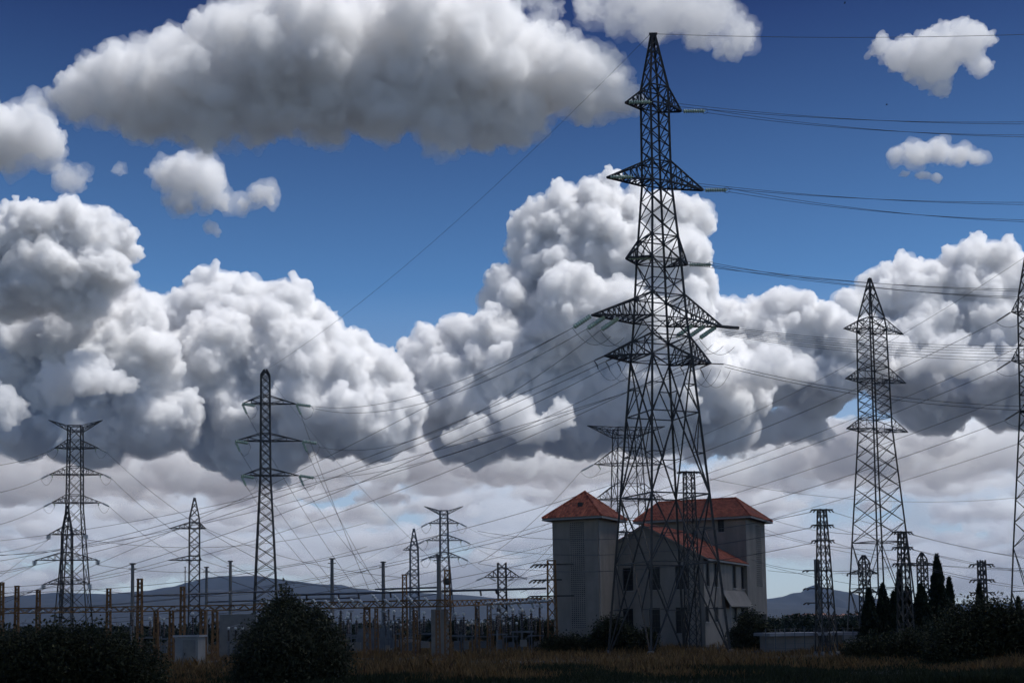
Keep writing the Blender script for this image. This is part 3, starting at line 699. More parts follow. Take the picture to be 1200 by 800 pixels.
def slope(e0, e1, r0, r1=None):
    """tiles for a plane given eave ends e0,e1 and ridge ends."""
    ac = (Vector(e1) - Vector(e0)).normalized(); rp = Vector(r0); dn = -((rp - Vector(e0)) - ac * (rp - Vector(e0)).dot(ac)).normalized()
    return tiles([e0, e1] + ([r1, r0] if r1 is not None else [r0]), 'roof', M['tile'], ac, dn)

FP = lambda v0, u0=0: (lambda a, z, d: W(a, v0 + d, z))             # a front wall, facing the field
RP = lambda u0: (lambda a, z, d: W(u0 - d, a, z))                   # a wall facing right
LPn = lambda u0: (lambda a, z, d: W(u0 + d, a, z))
BP = lambda v0: (lambda a, z, d: W(a, v0 - d, z))
# left tower
te = hit(703, 604, v=0)[2]; tw = hit(648, 660, v=0)[0]; td = hit(725, 660, u=0)[1]
s0, s1 = hit(668, 650, v=0)[0], hit(685, 650, v=0)[0]; za, zb_ = hit(676, 736, v=0)[2], hit(676, 611, v=0)[2]
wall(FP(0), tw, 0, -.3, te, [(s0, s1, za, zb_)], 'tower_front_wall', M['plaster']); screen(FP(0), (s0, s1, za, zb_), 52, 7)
wall(RP(0), 0, td, -.3, te, [], 'tower_side_wall', M['plaster']); wall(LPn(tw), 0, td, -.3, te, [], 'tower_side_wall', M['plaster']); wall(BP(td), tw, 0, -.3, te, [], 'tower_back_wall', M['plaster'])
ov = .85; ap = W(tw / 2, td / 2, hit(683, 577, v=td / 2)[2]); ez = te - .08
c4 = [W(tw - ov, -ov, ez), W(ov, -ov, ez), W(ov, td + ov, ez), W(tw - ov, td + ov, ez)]
for i in range(4):
    r_ = slope(c4[i], c4[(i + 1) % 4], ap)
    ridge(c4[i] + Vector((0, 0, .06)), ap + Vector((0, 0, .06)), r_)
mb = MB()
for i in range(4): mb.bar(c4[i] - Vector((0, 0, .14)), c4[(i + 1) % 4] - Vector((0, 0, .14)), .1, .16)
mb.build('eaves_board', M['trim'], house)
mb = MB(); q = hit(676, 591, v=-.2); mb.box(W(q[0], 1.0, q[2] + .1), (.5, .6, .45), EU, EV); mb.build('roof_vent', M['frame'], house)
# middle gabled wing
gv = td - .4; ga = hit(755, 615, v=gv); gr = hit(825, 651, v=gv); gu1 = gr[0]; ge = gr[2]; gu0 = 2 * ga[0] - gu1; gz = ga[2]
gd = min(hit(881, 655, u=gu1)[1], gv + 17)
zl = lambda y, x=763: hit(x, y, v=gv)[2]
wn = []
for x0, x1 in ((729.5, 742), (760.5, 773.5), (791.5, 806)):
    wn.append((hit(x0, 680, v=gv)[0], hit(x1, 680, v=gv)[0], zl(691), zl(664)))
    wn.append((hit(x0, 720, v=gv)[0], hit(x1, 720, v=gv)[0], zl(742), zl(712)))
wall(FP(gv), max(gu0, .02), gu1, -.3, ge, wn, 'front_wall', M['plaster'])
mb = MB(); gl = max(gu0, .02); zz = gz - (gz - ge) * (ga[0] - gl) / (gu1 - ga[0])
mb.add([W(gl, gv, ge), W(gu1, gv, ge), W(ga[0], gv, gz - .1), W(gl, gv, zz - .1)], [(0, 1, 2, 3)]); mb.build('gable_wall', M['plaster'], house)
for h in wn: window(FP(gv), h, 2, 4)
sw = []
for x0, x1 in ((827, 831.5), (836.5, 841), (858, 862.5), (868.5, 872.5)):
    a0, a1 = hit(x0, 675, u=gu1)[1], hit(x1, 675, u=gu1)[1]; sw.append((a0, a1, hit(850, 688, u=gu1)[2], hit(850, 661, u=gu1)[2]))
for x0, x1 in ((826, 831), (837, 842), (858, 864), (869, 873)):
    a0, a1 = hit(x0, 720, u=gu1)[1], hit(x1, 720, u=gu1)[1]; sw.append((a0, a1, hit(850, 728, u=gu1)[2], hit(850, 711, u=gu1)[2]))
wall(RP(gu1), gv, gd, -.3, ge, sw, 'side_wall', M['plaster'])
for h in sw: window(RP(gu1), h, 1, 4)
oe = .6; sl_ = (gz - ge) / (gu1 - ga[0])
r_ = slope(W(gu1 + oe, gv - .45, ge - sl_ * oe), W(gu1 + oe, gd, ge - sl_ * oe), W(ga[0], gv - .45, gz), W(ga[0], gd, gz))
ridge(W(ga[0], gv - .45, gz + .08), W(ga[0], gd, gz + .08), r_)
lu = max(gu0, .05); r_ = slope(W(lu, gd, gz - sl_ * (ga[0] - lu)), W(lu, gv - .45, gz - sl_ * (ga[0] - lu)), W(ga[0], gd, gz), W(ga[0], gv - .45, gz))
MB().bar(W(gu1 + oe, gv - .45, ge - sl_ * oe - .12), W(gu1 + oe, gd, ge - sl_ * oe - .12), .12, .16).build('gutter', M['trim'], house)
# right block
bv = gd; bu1 = gu1 + .35; be = hit(880, 604, v=bv)[2]; bu0 = hit(752, 604, v=bv)[0]; bd = bv + max(6.5, min(9.5, hit(901, 660, u=bu1)[1] - bv))
a0, a1 = hit(841, 616, v=bv)[0], hit(848.5, 616, v=bv)[0]; h1 = (a0, a1, hit(845, 623, v=bv)[2], hit(845, 609, v=bv)[2])
a2, a3 = hit(848.7, 616, v=bv)[0] + .25, hit(853, 616, v=bv)[0] + .25
wall(FP(bv), bu0, bu1, -.3, be, [h1], 'block_front_wall', M['plaster']); window(FP(bv), h1, 2, 2)
v0_, v1_ = hit(886, 650, u=bu1)[1], hit(892.5, 650, u=bu1)[1]; zt_, zl_ = hit(889, 616, u=bu1)[2], hit(889, 687, u=bu1)[2]
d0_, d1_ = hit(885, 735, u=bu1)[1], min(hit(901, 735, u=bu1)[1], bd - .4); dz = hit(890, 719, u=bu1)[2]
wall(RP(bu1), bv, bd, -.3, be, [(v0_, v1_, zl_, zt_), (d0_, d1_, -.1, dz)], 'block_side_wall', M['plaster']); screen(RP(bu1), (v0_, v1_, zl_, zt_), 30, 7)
dr = MB(); dr.add([W(bu1 - .25, d0_, -.1), W(bu1 - .25, d1_, -.1), W(bu1 - .25, d1_, dz), W(bu1 - .25, d0_, dz)], [(0, 1, 2, 3)]); dr = dr.build('door', M['wood'], house)
mb = MB()
for i in range(1, 4): mb.bar(W(bu1 - .2, lerp((d0_, 0, 0), (d1_, 0, 0), i / 4).x, 0), W(bu1 - .2, lerp((d0_, 0, 0), (d1_, 0, 0), i / 4).x, dz), .1)
mb.build('frame', M['frame'], dr)
wall(LPn(bu0), bv, bd, -.3, be, [], 'block_side_wall', M['plaster']); wall(BP(bd), bu0, bu1, -.3, be, [], 'block_back_wall', M['plaster'])
bz = hit(862, 584, v=(bv + bd) / 2)[2]; ru1 = hit(862, 584, v=(bv + bd) / 2)[0]; ru0 = hit(772, 585, v=(bv + bd) / 2)[0]; ez = be - .08
q4 = [W(bu0 - ov, bv - ov, ez), W(bu1 + ov, bv - ov, ez), W(bu1 + ov, bd + ov, ez), W(bu0 - ov, bd + ov, ez)]; ra, rb = W(ru0, (bv + bd) / 2, bz), W(ru1, (bv + bd) / 2, bz)
f_ = slope(q4[0], q4[1], ra, rb); slope(q4[2], q4[3], rb, ra); e_ = slope(q4[1], q4[2], rb); slope(q4[3], q4[0], ra)
up_ = Vector((0, 0, .07)); ridge(ra + up_, rb + up_, f_); ridge(q4[1] + up_, rb + up_, e_); ridge(q4[0] + up_, ra + up_, f_); ridge(q4[2] + up_, rb + up_, e_)
mb = MB()
for i in range(4): mb.bar(q4[i] - Vector((0, 0, .14)), q4[(i + 1) % 4] - Vector((0, 0, .14)), .1, .16)
mb.build('eaves_board', M['trim'], house)
# porch on the side wall
pv0, pv1 = hit(846, 700, u=gu1)[1], hit(873, 700, u=gu1)[1]; pz = hit(860, 692, u=gu1)[2]; pl = hit(860, 709, u=gu1 + .9)[2]
mb = MB(); mb.add([W(gu1 + .01, pv0, pz), W(gu1 + .01, pv1, pz), W(gu1 + 1.0, pv1, pl), W(gu1 + 1.0, pv0, pl)] + [W(gu1 + .01, pv0, pz - .15), W(gu1 + .01, pv1, pz - .15), W(gu1 + 1.0, pv1, pl - .15), W(gu1 + 1.0, pv0, pl - .15)],
    [(0, 1, 2, 3), (7, 6, 5, 4), (0, 3, 7, 4), (1, 2, 6, 5), (2, 3, 7, 6), (0, 1, 5, 4)]); po = mb.build('porch_roof', M['plasterdark'], house)
for v_ in (pv0 + .2, pv1 - .2): MB().bar(W(gu1 + .9, v_, 0), W(gu1 + .9, v_, pl - .1), .16).build('porch_post', M['trim'], po)
# plinth and rainwater pipe
MB().bar(W(tw, -.03, .3), W(0, -.03, .3), .06, .6).build('plinth', M['plasterdark'], house)
MB().tube([W(.08, .25, 0), W(.08, .25, te - .3)], .06, 6).build('rainwater_pipe', M['trim'], house)

# ------------------------------------------------------------------ pale shed and wire fence on the right
so_ = at(905, 770, 112); so_.z = 0; sx = (at(1003, 770, 112).x - so_.x); sh = 1.75
shed = thing('flat_roofed_shed', so_, 'low pale flat roofed shed beside the slim black tower', 'shed')
mb = MB(); mb.box(so_ + Vector((sx / 2, 3.5, sh / 2 - .2)), (sx - .5, 6.5, sh - .3)); mb.build('wall', M['plasterdark'], shed)
mb = MB(); mb.box(so_ + Vector((sx / 2, 3.5, sh - .22)), (sx + .4, 7.6, .28)); mb.build('roof', M['sheet'], shed)
mb = MB(); mb.box(so_ + Vector((sx * .62, .22, 1.0)), (.9, .06, 1.9)); mb.build('door', M['frame'], shed)
mb = MB(); mb.box(so_ + Vector((sx - .35, -.1, sh * .42)), (1.6, .5, sh * .8)); mb.build('side_wall', M['whitewash'], shed)
fo = at(898, 772, 108); fo.z = 0
fence = thing('wire_fence', fo, 'thin wire fence with slim posts in front of the pale shed', 'fence')
fx = at(1012, 772, 108).x - fo.x
for i in range(11): MB().bar(fo + Vector((fx * i / 10, 0, -.1)), fo + Vector((fx * i / 10, 0, 2.1)), .06).build('post', M['farsteel'], fence)
mb = MB()
for h in (.4, .8, 1.2, 1.6, 2.0): mb.tube([fo + Vector((0, 0, h)), fo + Vector((fx, 0, h))], .01, 4)
mb.build('wire_strands', M['wire'], fence)
# ------------------------------------------------------------------ the substation yard
def lcolumn(x, ytop, Y, wpx, label, m='rust', name='lattice_column', group='rusty lattice columns of the substation', taper=.75, cap=True):
    t = at(x, ytop, Y); k = Y / F; w = wpx * k / 2; c = Vector((t.x, Y, 0)); h = t.z
    o = thing(name, c, label, 'column', group); cs = [Vector((a * w, b * w, 0)) for a, b in ((-1, -1), (1, -1), (1, 1), (-1, 1))]; br = MB()
    for q in cs: MB().bar(c + q, c + q * taper + Vector((0, 0, h)), max(.09, wpx * .18 * k)).build('leg', M[m], o)
    n = max(6, int(h / (w * 2.2)))
    for i in range(n):
        z0, z1 = h * i / n, h * (i + 1) / n; f0, f1 = 1 - (1 - taper) * i / n, 1 - (1 - taper) * (i + 1) / n
        for j in range(4):
            a, b = cs[j], cs[(j + 1) % 4]; p, q = (a, b) if (i + j) % 2 else (b, a)
            br.bar(c + p * f0 + Vector((0, 0, z0)), c + q * f1 + Vector((0, 0, z1)), max(.05, wpx * .1 * k))
    br.build('cross_bracing', M[m], o)
    if cap: MB().box(c + Vector((0, 0, h + .05)), (w * 2 * taper + .12, w * 2 * taper + .12, .1)).build('cap_plate', M[m], o)
    MB().box(c + Vector((0, 0, .05)), (w * 2 + .5, w * 2 + .5, .4)).build('concrete_footing', M['concrete'], o)
    return o, h
for x, yt, Y, wp, lb in (
    (2, 683, 120, 5, 'rusty lattice column cut by the left edge'), (20, 687, 122, 4.5, 'rusty lattice column second from the left edge'), (45, 692, 124, 4.5, 'rusty lattice column third from the left edge'),
    (127.5, 690, 122, 5, 'rusty lattice column right of the far left forked pylon'), (164, 679, 100, 6, 'taller rusty column beside a grey concrete post on the left'),
    (183, 716, 104, 5, 'short rusty column just right of the taller left rusty column'), (201, 716, 106, 5, 'short rusty column left of the pale switch hut'), (214, 688, 112, 5.5, 'rusty column rising over the pale switch hut'),
    (238, 716, 100, 6.5, 'stout short rusty column right of the pale switch hut'), (252, 717, 103, 7, 'broad rusty column with bright edge before the pale wall'),
    (430, 714, 104, 8, 'broad rusty column right of the round dark bush'), (441, 714, 112, 4, 'narrow rusty column close to the broad column by the bush'), (474, 674, 102, 6, 'tall rusty column midway along the right part of the yard'),
    (487, 716, 106, 5, 'short rusty column right of the tall midway column'), (524, 669, 84, 7.5, 'tallest rusty column with a dark collar before the concrete slab'), (513, 716, 98, 5, 'short rusty column against the concrete slab'),
    (559, 706, 112, 5.5, 'rusty column left of a twin near the flat topped pylon'), (573, 706, 116, 5.5, 'rusty column right of its twin near the flat topped pylon')):
    lcolumn(x, yt, Y, wp, lb)
co = at(524, 681, 84); mb = MB(); mb.lathe(co - Vector((0, 0, .22)), co + Vector((0, 0, .22)), [(0, .2), (.3, .27), (.7, .27), (1, .2)], 10)
tag(mb.build('dark_collar', M['steel'], None), 'dark round collar clamped round the tallest rusty column', 'clamp')
gc, gh = lcolumn(646, 657, 126, 11, 'massive rusty lattice column with hooked arms at the left edge of the building', taper=.8, cap=True)
for y, l, r in ((661, 20, 26), (679, 22, 12), (698, 26, 26)):
    z = at(646, y, 126).z; k = 126 / F; cx = gc.location.x
    MB().bar((cx - l * k, 126, z), (cx + r * k, 126, z), .14).bar((cx - l * k, 126.5, z), (cx + r * k, 126.5, z), .1).build('cross_arm', M['steel'], gc)
    for i in range(4):
        a = Vector((cx - (l - i * 5) * k, 126, z)); istring(a, a + Vector((-.42, -.1, -.32)), .1, gc, M['brownporc'], 4)
def cpost(x, yt, Y, wp, label):
    t = at(x, yt, Y); w = wp * Y / F / 2.4; c = Vector((t.x, Y, 0)); o = thing('concrete_post', c, label, 'post', 'grey concrete posts of the substation')
    MB().lathe(c + Vector((0, 0, -.2)), Vector((t.x, Y, t.z)), [(0, w * 1.45), (1, w)], 8).build('shaft', M['concrete'], o, False)
    MB().box(Vector((t.x, Y, t.z + .08)), (w * 3.2, w * 3.2, .16)).build('head', M['concrete'], o)
    MB().bar((t.x - w * 2.5, Y, t.z - .5), (t.x + w * 2.5, Y, t.z - .5), .1).build('bracket', M['steel'], o)
for x, yt, Y, wp, lb in ((155.5, 661, 150, 4.5, 'grey concrete post beside the taller left rusty column'), (242, 665, 170, 3.5, 'grey concrete post left of the hill foot behind the yard'), (270, 658, 165, 4, 'tall grey concrete post before the rounded hill'),
    (389, 655, 165, 4.5, 'grey concrete post standing alone right of the curved insulator pylon'), (449, 659, 160, 4.5, 'grey concrete post left of the tall midway rusty column'), (514, 651, 150, 5.5, 'pale thick concrete post beside the tallest rusty column'),
    (217, 665, 175, 1.2, 'thin lightning rod like post left of the short pointed pylon')): cpost(x, yt, Y, wp, lb)

def beam(x0, y0, Y0, x1, y1, Y1, w, label, m='rust', strings=(), smat='porcelain', lattice=True):
    a, b = at(x0, y0, Y0), at(x1, y1, Y1); o = thing('gantry_beam', a, label, 'beam', 'beams across the substation'); L = (b - a).length; d = (b - a).normalized(); s = Vector((-d.y, d.x, 0)).normalized() * (w / 2)
    if lattice:
        for e, z in ((-1, 0), (1, 0), (-1, w), (1, w)): MB().bar(a + s * e + Vector((0, 0, z)), b + s * e + Vector((0, 0, z)), w * .2).build('chord', M[m], o)
        n = int(L / w / 1.2); mb = MB()
        for i in range(n):
            p, q = lerp(a, b, i / n), lerp(a, b, (i + 1) / n); u = Vector((0, 0, w))
            for e in (-1, 1): mb.bar(p + s * e + (u if i % 2 else u * 0), q + s * e + (u * 0 if i % 2 else u), w * .12)
            mb.bar(p + s, q - s, w * .1); mb.bar(p + s + u, q - s + u, w * .1)
        mb.build('lacing', M[m], o)
    else: MB().tube([a, b], w / 2, 8).build('pipe', M[m], o)
    for i, (t, dx, dz) in enumerate(strings):
        p = lerp(a, b, t); istring(p, p + Vector((dx, -.2, dz)), .13, o, M[smat], 5)
    return o
rs = random.Random(4)
sg = lambda n, t0, t1, dx, dz: [(t0 + (t1 - t0) * (i + rs.uniform(-.25, .25)) / n, dx * rs.uniform(.7, 1.2), dz * rs.uniform(.7, 1.2)) for i in range(n)]
beam(-40, 719, 110, 300, 714, 110, .42, 'long rusty lattice beam over the left half of the yard', strings=sg(16, .1, .98, .35, .25))
beam(300, 714, 108, 524, 710, 100, .5, 'rusty lattice beam with slanting pale insulators above the middle of the yard', strings=sg(14, .12, .98, -.75, .95))
beam(524, 710, 100, 646, 705, 124, .42, 'rusty lattice beam running to the massive column by the building', strings=sg(12, .3, .97, .9, .25) + sg(6, .35, .95, .3, -.5))
beam(156, 698, 150, 330, 692, 165, .2, 'thin grey pipe busbar between the left concrete posts', 'farsteel', lattice=False)
beam(330, 697, 160, 640, 689, 150, .26, 'thin grey pipe busbar crossing behind the rusty middle beam', 'farsteel', strings=sg(8, .1, .95, .1, -.7), smat='brownporc', lattice=False)
beam(440, 690, 158, 512, 688, 150, .22, 'short grey pipe busbar between two concrete posts', 'farsteel', lattice=False)
beam(240, 705, 170, 420, 700, 170, .2, 'low grey pipe busbar in front of the rounded hill', 'farsteel', lattice=False)
# equipment
def breaker(x, Y, sc_, kind, label, var=0):
    c = at(x, 740, Y); c.z = 0; o = thing('circuit_breaker', c, label, 'circuit breaker', 'switchgear standing in the substation'); s = sc_
    fr = MB()
    for a in (-.9, .9):
        for b in (-.3, .3): fr.bar(c + Vector((a * s, b * s, -.1)), c + Vector((a * s, b * s, 2.2 * s)), .1 * s)
    fr.bar(c + Vector((-1.1 * s, 0, 2.2 * s)), c + Vector((1.1 * s, 0, 2.2 * s)), .18 * s); fr.bar(c + Vector((-.9 * s, 0, .4 * s)), c + Vector((.9 * s, 0, 2. * s)), .06 * s)
    fr.build('support_frame', M['farsteel'], o)
    for a in (-.9, 0, .9):
        b = c + Vector((a * s, 0, 2.3 * s)); st = istring(b, b + Vector((0, 0, (1.5 + .3 * var) * s)), .15 * s, o, M['brownporc'], 9, 'post_insulator')
        MB().lathe(b + Vector((0, 0, (1.5 + .3 * var) * s)), b + Vector((0, 0, (1.85 + .3 * var) * s)), [(0, .1 * s), (.3, .17 * s), (.8, .17 * s), (1, .08 * s)], 8).build('terminal_cap', M['porcelain'], st)
    if kind: MB().bar(c + Vector((-.9 * s, 0, 4.05 * s)), c + Vector((.5 * s, .3, 4.5 * s)), .07 * s).build('contact_arm', M['sheet'], o)
    MB().box(c + Vector((.1, -.45 * s, 1.1 * s)), (rs.uniform(.5, .9) * s, .4 * s, rs.uniform(.6, 1.1) * s)).build('control_cabinet', M[rs.choice(('concrete', 'farsteel', 'plasterdark'))], o)
spots = [(176, 118, 'between the taller left rusty column and the short one'), (192, 124, 'left of the pale switch hut behind short rusty columns'), (226, 130, 'behind the roof of the pale switch hut'), (276, 120, 'before the pale yard wall left of the bush'),
         (398, 124, 'just right of the round bush'), (410, 135, 'behind the first switchgear right of the bush'), (418, 116, 'left of the broad rusty column by the bush'), (452, 120, 'right of the narrow rusty column'), (462, 132, 'left of the tall midway rusty column'),
         (478, 126, 'directly behind the tall midway rusty column'), (497, 122, 'left of the concrete slab'), (534, 118, 'right of the concrete slab'), (545, 128, 'left of the twin rusty columns'), (565, 134, 'between the twin rusty columns'),
         (584, 124, 'right of the twin rusty columns'), (598, 130, 'below the flat topped pylon'), (612, 120, 'right of the flat topped pylon foot'), (628, 128, 'left of the massive rusty column')]
for i, (x, Y, lb) in enumerate(spots): breaker(x, Y, rs.uniform(.72, .98), i % 2, 'three pole switchgear ' + lb, i % 3)
def bus_support(x, Y, h, m):
    c = at(x, 740, Y); c.z = 0; o = thing('bus_support', c, 'slim steel post with a stacked insulator among the substation switchgear', 'insulator post', 'insulator posts of the substation')
    MB().bar(c - Vector((0, 0, .1)), c + Vector((0, 0, h)), .16).build('post', M[m], o)
    istring(c + Vector((0, 0, h)), c + Vector((0, 0, h + 1.3)), .15, o, M['brownporc'], 8, 'post_insulator')
    MB().bar(c + Vector((-.35, 0, h + 1.34)), c + Vector((.35, 0, h + 1.34)), .1).build('terminal', M['sheet'], o)
for i in range(34): bus_support(rs.uniform(150, 196) if i < 6 else rs.uniform(395, 636), rs.uniform(104, 150), rs.uniform(2.0, 3.4), rs.choice(('rust', 'farsteel', 'rust')))
# huts, slab, wall
def hut(x0, x1, yt, Y, dp, name, label, cat, m='whitewash', roof=True, door=False):
    a = at(x0, yt, Y); b = at(x1, yt, Y); c = Vector(((a.x + b.x) / 2, Y + dp / 2, 0)); o = thing(name, c, label, cat); h = a.z
    MB().box(c + Vector((0, 0, h / 2 - .1)), (b.x - a.x, dp, h + .2 - .1)).build('wall', M[m], o)
    if roof: MB().box(c + Vector((0, 0, h + .06)), (b.x - a.x + .25, dp + .25, .14)).build('roof', M['sheet'], o)
    if door:
        d_ = MB().box(c + Vector((.2, -dp / 2 - .025, 1.)), (.9, .05, 2.)).build('door', M['concrete'], o); MB().box(c + Vector((-.1, -dp / 2 - .08, 1.)), (.06, .06, .2)).build('handle', M['steel'], d_)
hut(205, 232, 746, 92, 2.2, 'switch_hut', 'pale square switch hut under the rusty left columns', 'hut', door=True)
hut(505, 525, 713, 108, .5, 'concrete_slab', 'tall pale concrete slab standing behind the tallest rusty column', 'slab', 'concrete', False)
hut(257, 300, 719, 122, .35, 'yard_wall', 'pale yard wall left of the round bush', 'wall', 'concrete', False)
tw_ = thing('transformer', at(440, 745, 140) * 1, 'grey transformer box with radiators low in the middle of the yard', 'transformer'); tw_.location.z = 0; c = Vector(tw_.location)
MB().box(c + Vector((0, 0, 1.5)), (3.4, 2, 2.4)).build('tank', M['farsteel'], tw_)
for e in (-1, 1):
    mb = MB()
    for i in range(9): mb.box(c + Vector((e * (1.85 + .0), -.9 + i * .22, 1.5)), (.3, .05, 1.9))
    mb.build('radiator', M['farsteel'], tw_)
for a in (-1, 0, 1): istring(c + Vector((a, 0, 2.7)), c + Vector((a * 1.15, 0, 4.)), .16, tw_, M['brownporc'], 8, 'bushing')
# ------------------------------------------------------------------ far town
rt = random.Random(11)
for i in range(26):
    px = 928 + i * 3.6 + rt.uniform(-1.5, 1.5); Y = rt.uniform(1900, 3600); b = at(px, 725, Y); gz_ = ground_z(b.x, Y); b.z = gz_
    w_, d_, h_ = rt.uniform(7, 15), rt.uniform(8, 12), rt.uniform(5, 10); o = thing('town_house', b, 'tiny pale house with a reddish roof in the distant town beside the shed', 'house', 'houses of the distant town')
    e1, e2 = Vector((math.cos(.3), math.sin(.3), 0)), Vector((-math.sin(.3), math.cos(.3), 0))
    MB().box(b + Vector((0, 0, h_ / 2)), (w_, d_, h_), e1, e2).build('wall', M['trim'], o)
    mb = MB(); a = [b + e1 * (x * w_ * .54) + e2 * (y * d_ * .56) + Vector((0, 0, h_)) for x, y in ((-1, -1), (1, -1), (1, 1), (-1, 1))]; r0, r1 = b + e1 * (-w_ * .54) + Vector((0, 0, h_ + 2.4)), b + e1 * (w_ * .54) + Vector((0, 0, h_ + 2.4))
    mb.add(a + [r0, r1], [(0, 1, 5, 4), (2, 3, 4, 5), (1, 2, 5), (3, 0, 4), (3, 2, 1, 0)]); mb.build('roof', M['dullroof'], o)
# ------------------------------------------------------------------ vegetation
def leaf_mesh(P, N_, size, m, name, seed, elong=1.6, up=None):
    """Leaf sized quads at points P."""
    rg = np.random.default_rng(seed); n = len(P); a = rg.normal(size=(n, 3)); 
    if up is not None: a[:, 2] += up
    a /= np.linalg.norm(a, axis=1)[:, None]; t = rg.normal(size=(n, 3)); b = np.cross(a, t); b /= np.linalg.norm(b, axis=1)[:, None] + 1e-9
    s = size * rg.uniform(.55, 1.3, n)[:, None]; a = a * s * elong; b = b * s * .5
    V = np.stack([P - a * .5, P + b * .8, P + a * .6, P - b * .8], 1).reshape(-1, 3)
    me = bpy.data.meshes.new(name); me.vertices.add(n * 4); me.vertices.foreach_set('co', V.ravel()); me.loops.add(n * 4); me.loops.foreach_set('vertex_index', np.arange(n * 4))
    me.polygons.add(n); me.polygons.foreach_set('loop_start', np.arange(n) * 4); me.update(calc_edges=True); me.materials.append(m); return me
def bush(x, yt, Y, blobs, name, label, cat, n, leaf, m, seed, group=None, trunks=5):
    """blobs: (dx, dz, rx, rz) in metres about the foot; each is filled with clumps of leaves."""
    c = at(x, yt, Y); c.z = 0; o = thing(name, c, label, cat, group); rg = np.random.default_rng(seed); pts = []
    vol = [b[2] ** 2 * b[3] for b in blobs]
    for b, v in zip(blobs, vol):
        k = int(n * v / sum(vol)); ncl = max(6, int(k / 55)); dy = rg.uniform(-.4, .4) * b[2]
        d = rg.normal(size=(ncl, 3)); d /= np.linalg.norm(d, axis=1)[:, None]; rad = rg.uniform(.35, 1.08, ncl) ** .55
        cc = d * rad[:, None] * np.array((b[2], b[2] * .9, b[3])) + np.array((b[0], dy, b[1]))
        q = np.repeat(cc, 55, 0) + rg.normal(size=(ncl * 55, 3)) * (.13 * b[2] + .1)
        sp = rg.random(len(q)) < .08; q[sp] += rg.normal(size=(sp.sum(), 3)) * np.array((.13, .13, .17)) * b[2]
        pts.append(q)
    P = np.concatenate(pts); P = P[P[:, 2] > .02]
    cr = bpy.data.objects.new('crown', leaf_mesh(P, None, leaf, m, 'crown', seed)); sc.collection.objects.link(cr); cr.parent = o
    mb = MB(); rr = random.Random(seed)
    for i in range(trunks):
        b = blobs[i % len(blobs)]; e = Vector((b[0], 0, b[1] + b[3] * .5)); s = Vector((b[0] * .3 + rr.uniform(-.2, .2), rr.uniform(-.2, .2), 0))
        pp = [c + lerp(s, e, t) + Vector((rr.uniform(-.1, .1), rr.uniform(-.1, .1), 0)) * (t > 0) for t in (0, .3, .6, 1)]; mb.tube(pp, [.10, .08, .055, .02], 6)
    mb.build('trunk', M['bark'], o); return o
g_b = 'dark bushes along the field'
bush(70, 790, 58, [(-3.2, 1.0, 1.7, 1.3), (-1.8, 1.25, 1.6, 1.5), (-.2, 1.3, 1.6, 1.5), (1.4, 1.3, 1.6, 1.5), (2.8, 1.0, 1.5, 1.3), (-4.6, 1.1, 1.6, 1.5), (3.9, .6, 1.0, .9)], 'bush', 'wide dark bush filling the lower left corner', 'bush', 42000, .11, M['leaf'], 1, g_b, 9)
bush(342, 790, 62, [(0, 1.6, 1.9, 1.7), (-1.3, 1.3, 1.2, 1.4), (1.3, 1.5, 1.2, 1.4), (-.5, 3.0, 1.0, 1.0), (-.35, 4.1, .5, .75), (.75, 3.1, .75, .8), (.1, 3.7, .45, .6), (-1.2, 2.8, .5, .6), (1.6, 2.6, .5, .7), (2.1, .8, .9, .9), (-2.1, .8, .8, .9)], 'bush', 'round grey green bush standing before the curved insulator pylon', 'bush', 52000, .10, M['olive'], 2, g_b, 8)
bush(1165, 790, 72, [(-2.6, 1.1, 1.5, 1.4), (-1.2, 1.7, 1.6, 1.8), (.4, 1.7, 1.6, 1.8), (1.9, 1.5, 1.6, 1.7), (3.2, 1.3, 1.5, 1.5)], 'bush', 'broad dark bush in the lower right corner', 'bush', 36000, .12, M['leaf'], 3, g_b, 8)
bush(718, 770, 118, [(0, 1.4, 1.8, 1.7), (1.6, 1.0, 1.4, 1.2), (-1.5, .9, 1.2, 1.1), (3.0, .9, 1.3, 1.0)], 'bush', 'rounded dark bush against the foot of the left square tower', 'bush', 16000, .15, M['leaf'], 4, g_b)
bush(880, 770, 125, [(0, 1.8, 1.4, 2.0), (1.1, 1.2, 1.2, 1.4), (-1.2, 1.0, 1.1, 1.1)], 'bush', 'loose tall bush before the right square tower', 'bush', 12000, .15, M['olive'], 5, g_b)
bush(668, 770, 121, [(0, .7, 1.6, .8), (-1.6, .6, 1.2, .7)], 'bush', 'low dark bush between the massive rusty column and the left square tower', 'bush', 8000, .14, M['leaf'], 6, g_b)
bush(612, 770, 165, [(0, 1.7, 2.5, 1.9), (3, 1.4, 2.2, 1.6), (-3.2, 1.3, 2.0, 1.5)], 'bush', 'dark green bush behind the switchgear left of the massive rusty column', 'bush', 12000, .2, M['leaf'], 7, g_b)
bush(1042, 780, 84, [(0, .6, 1.7, .8), (1.9, .7, 1.6, .85), (-1.8, .5, 1.2, .7)], 'bush', 'low dark bush at the foot of the cypresses', 'bush', 16000, .12, M['leaf'], 8, g_b)
bush(1090, 780, 86, [(0, .9, 1.6, 1.0), (1.4, .8, 1.3, .9), (-1.3, .7, 1.1, .8)], 'bush', 'middling dark bush right of the cypress feet', 'bush', 15000, .12, M['leaf'], 9, g_b)
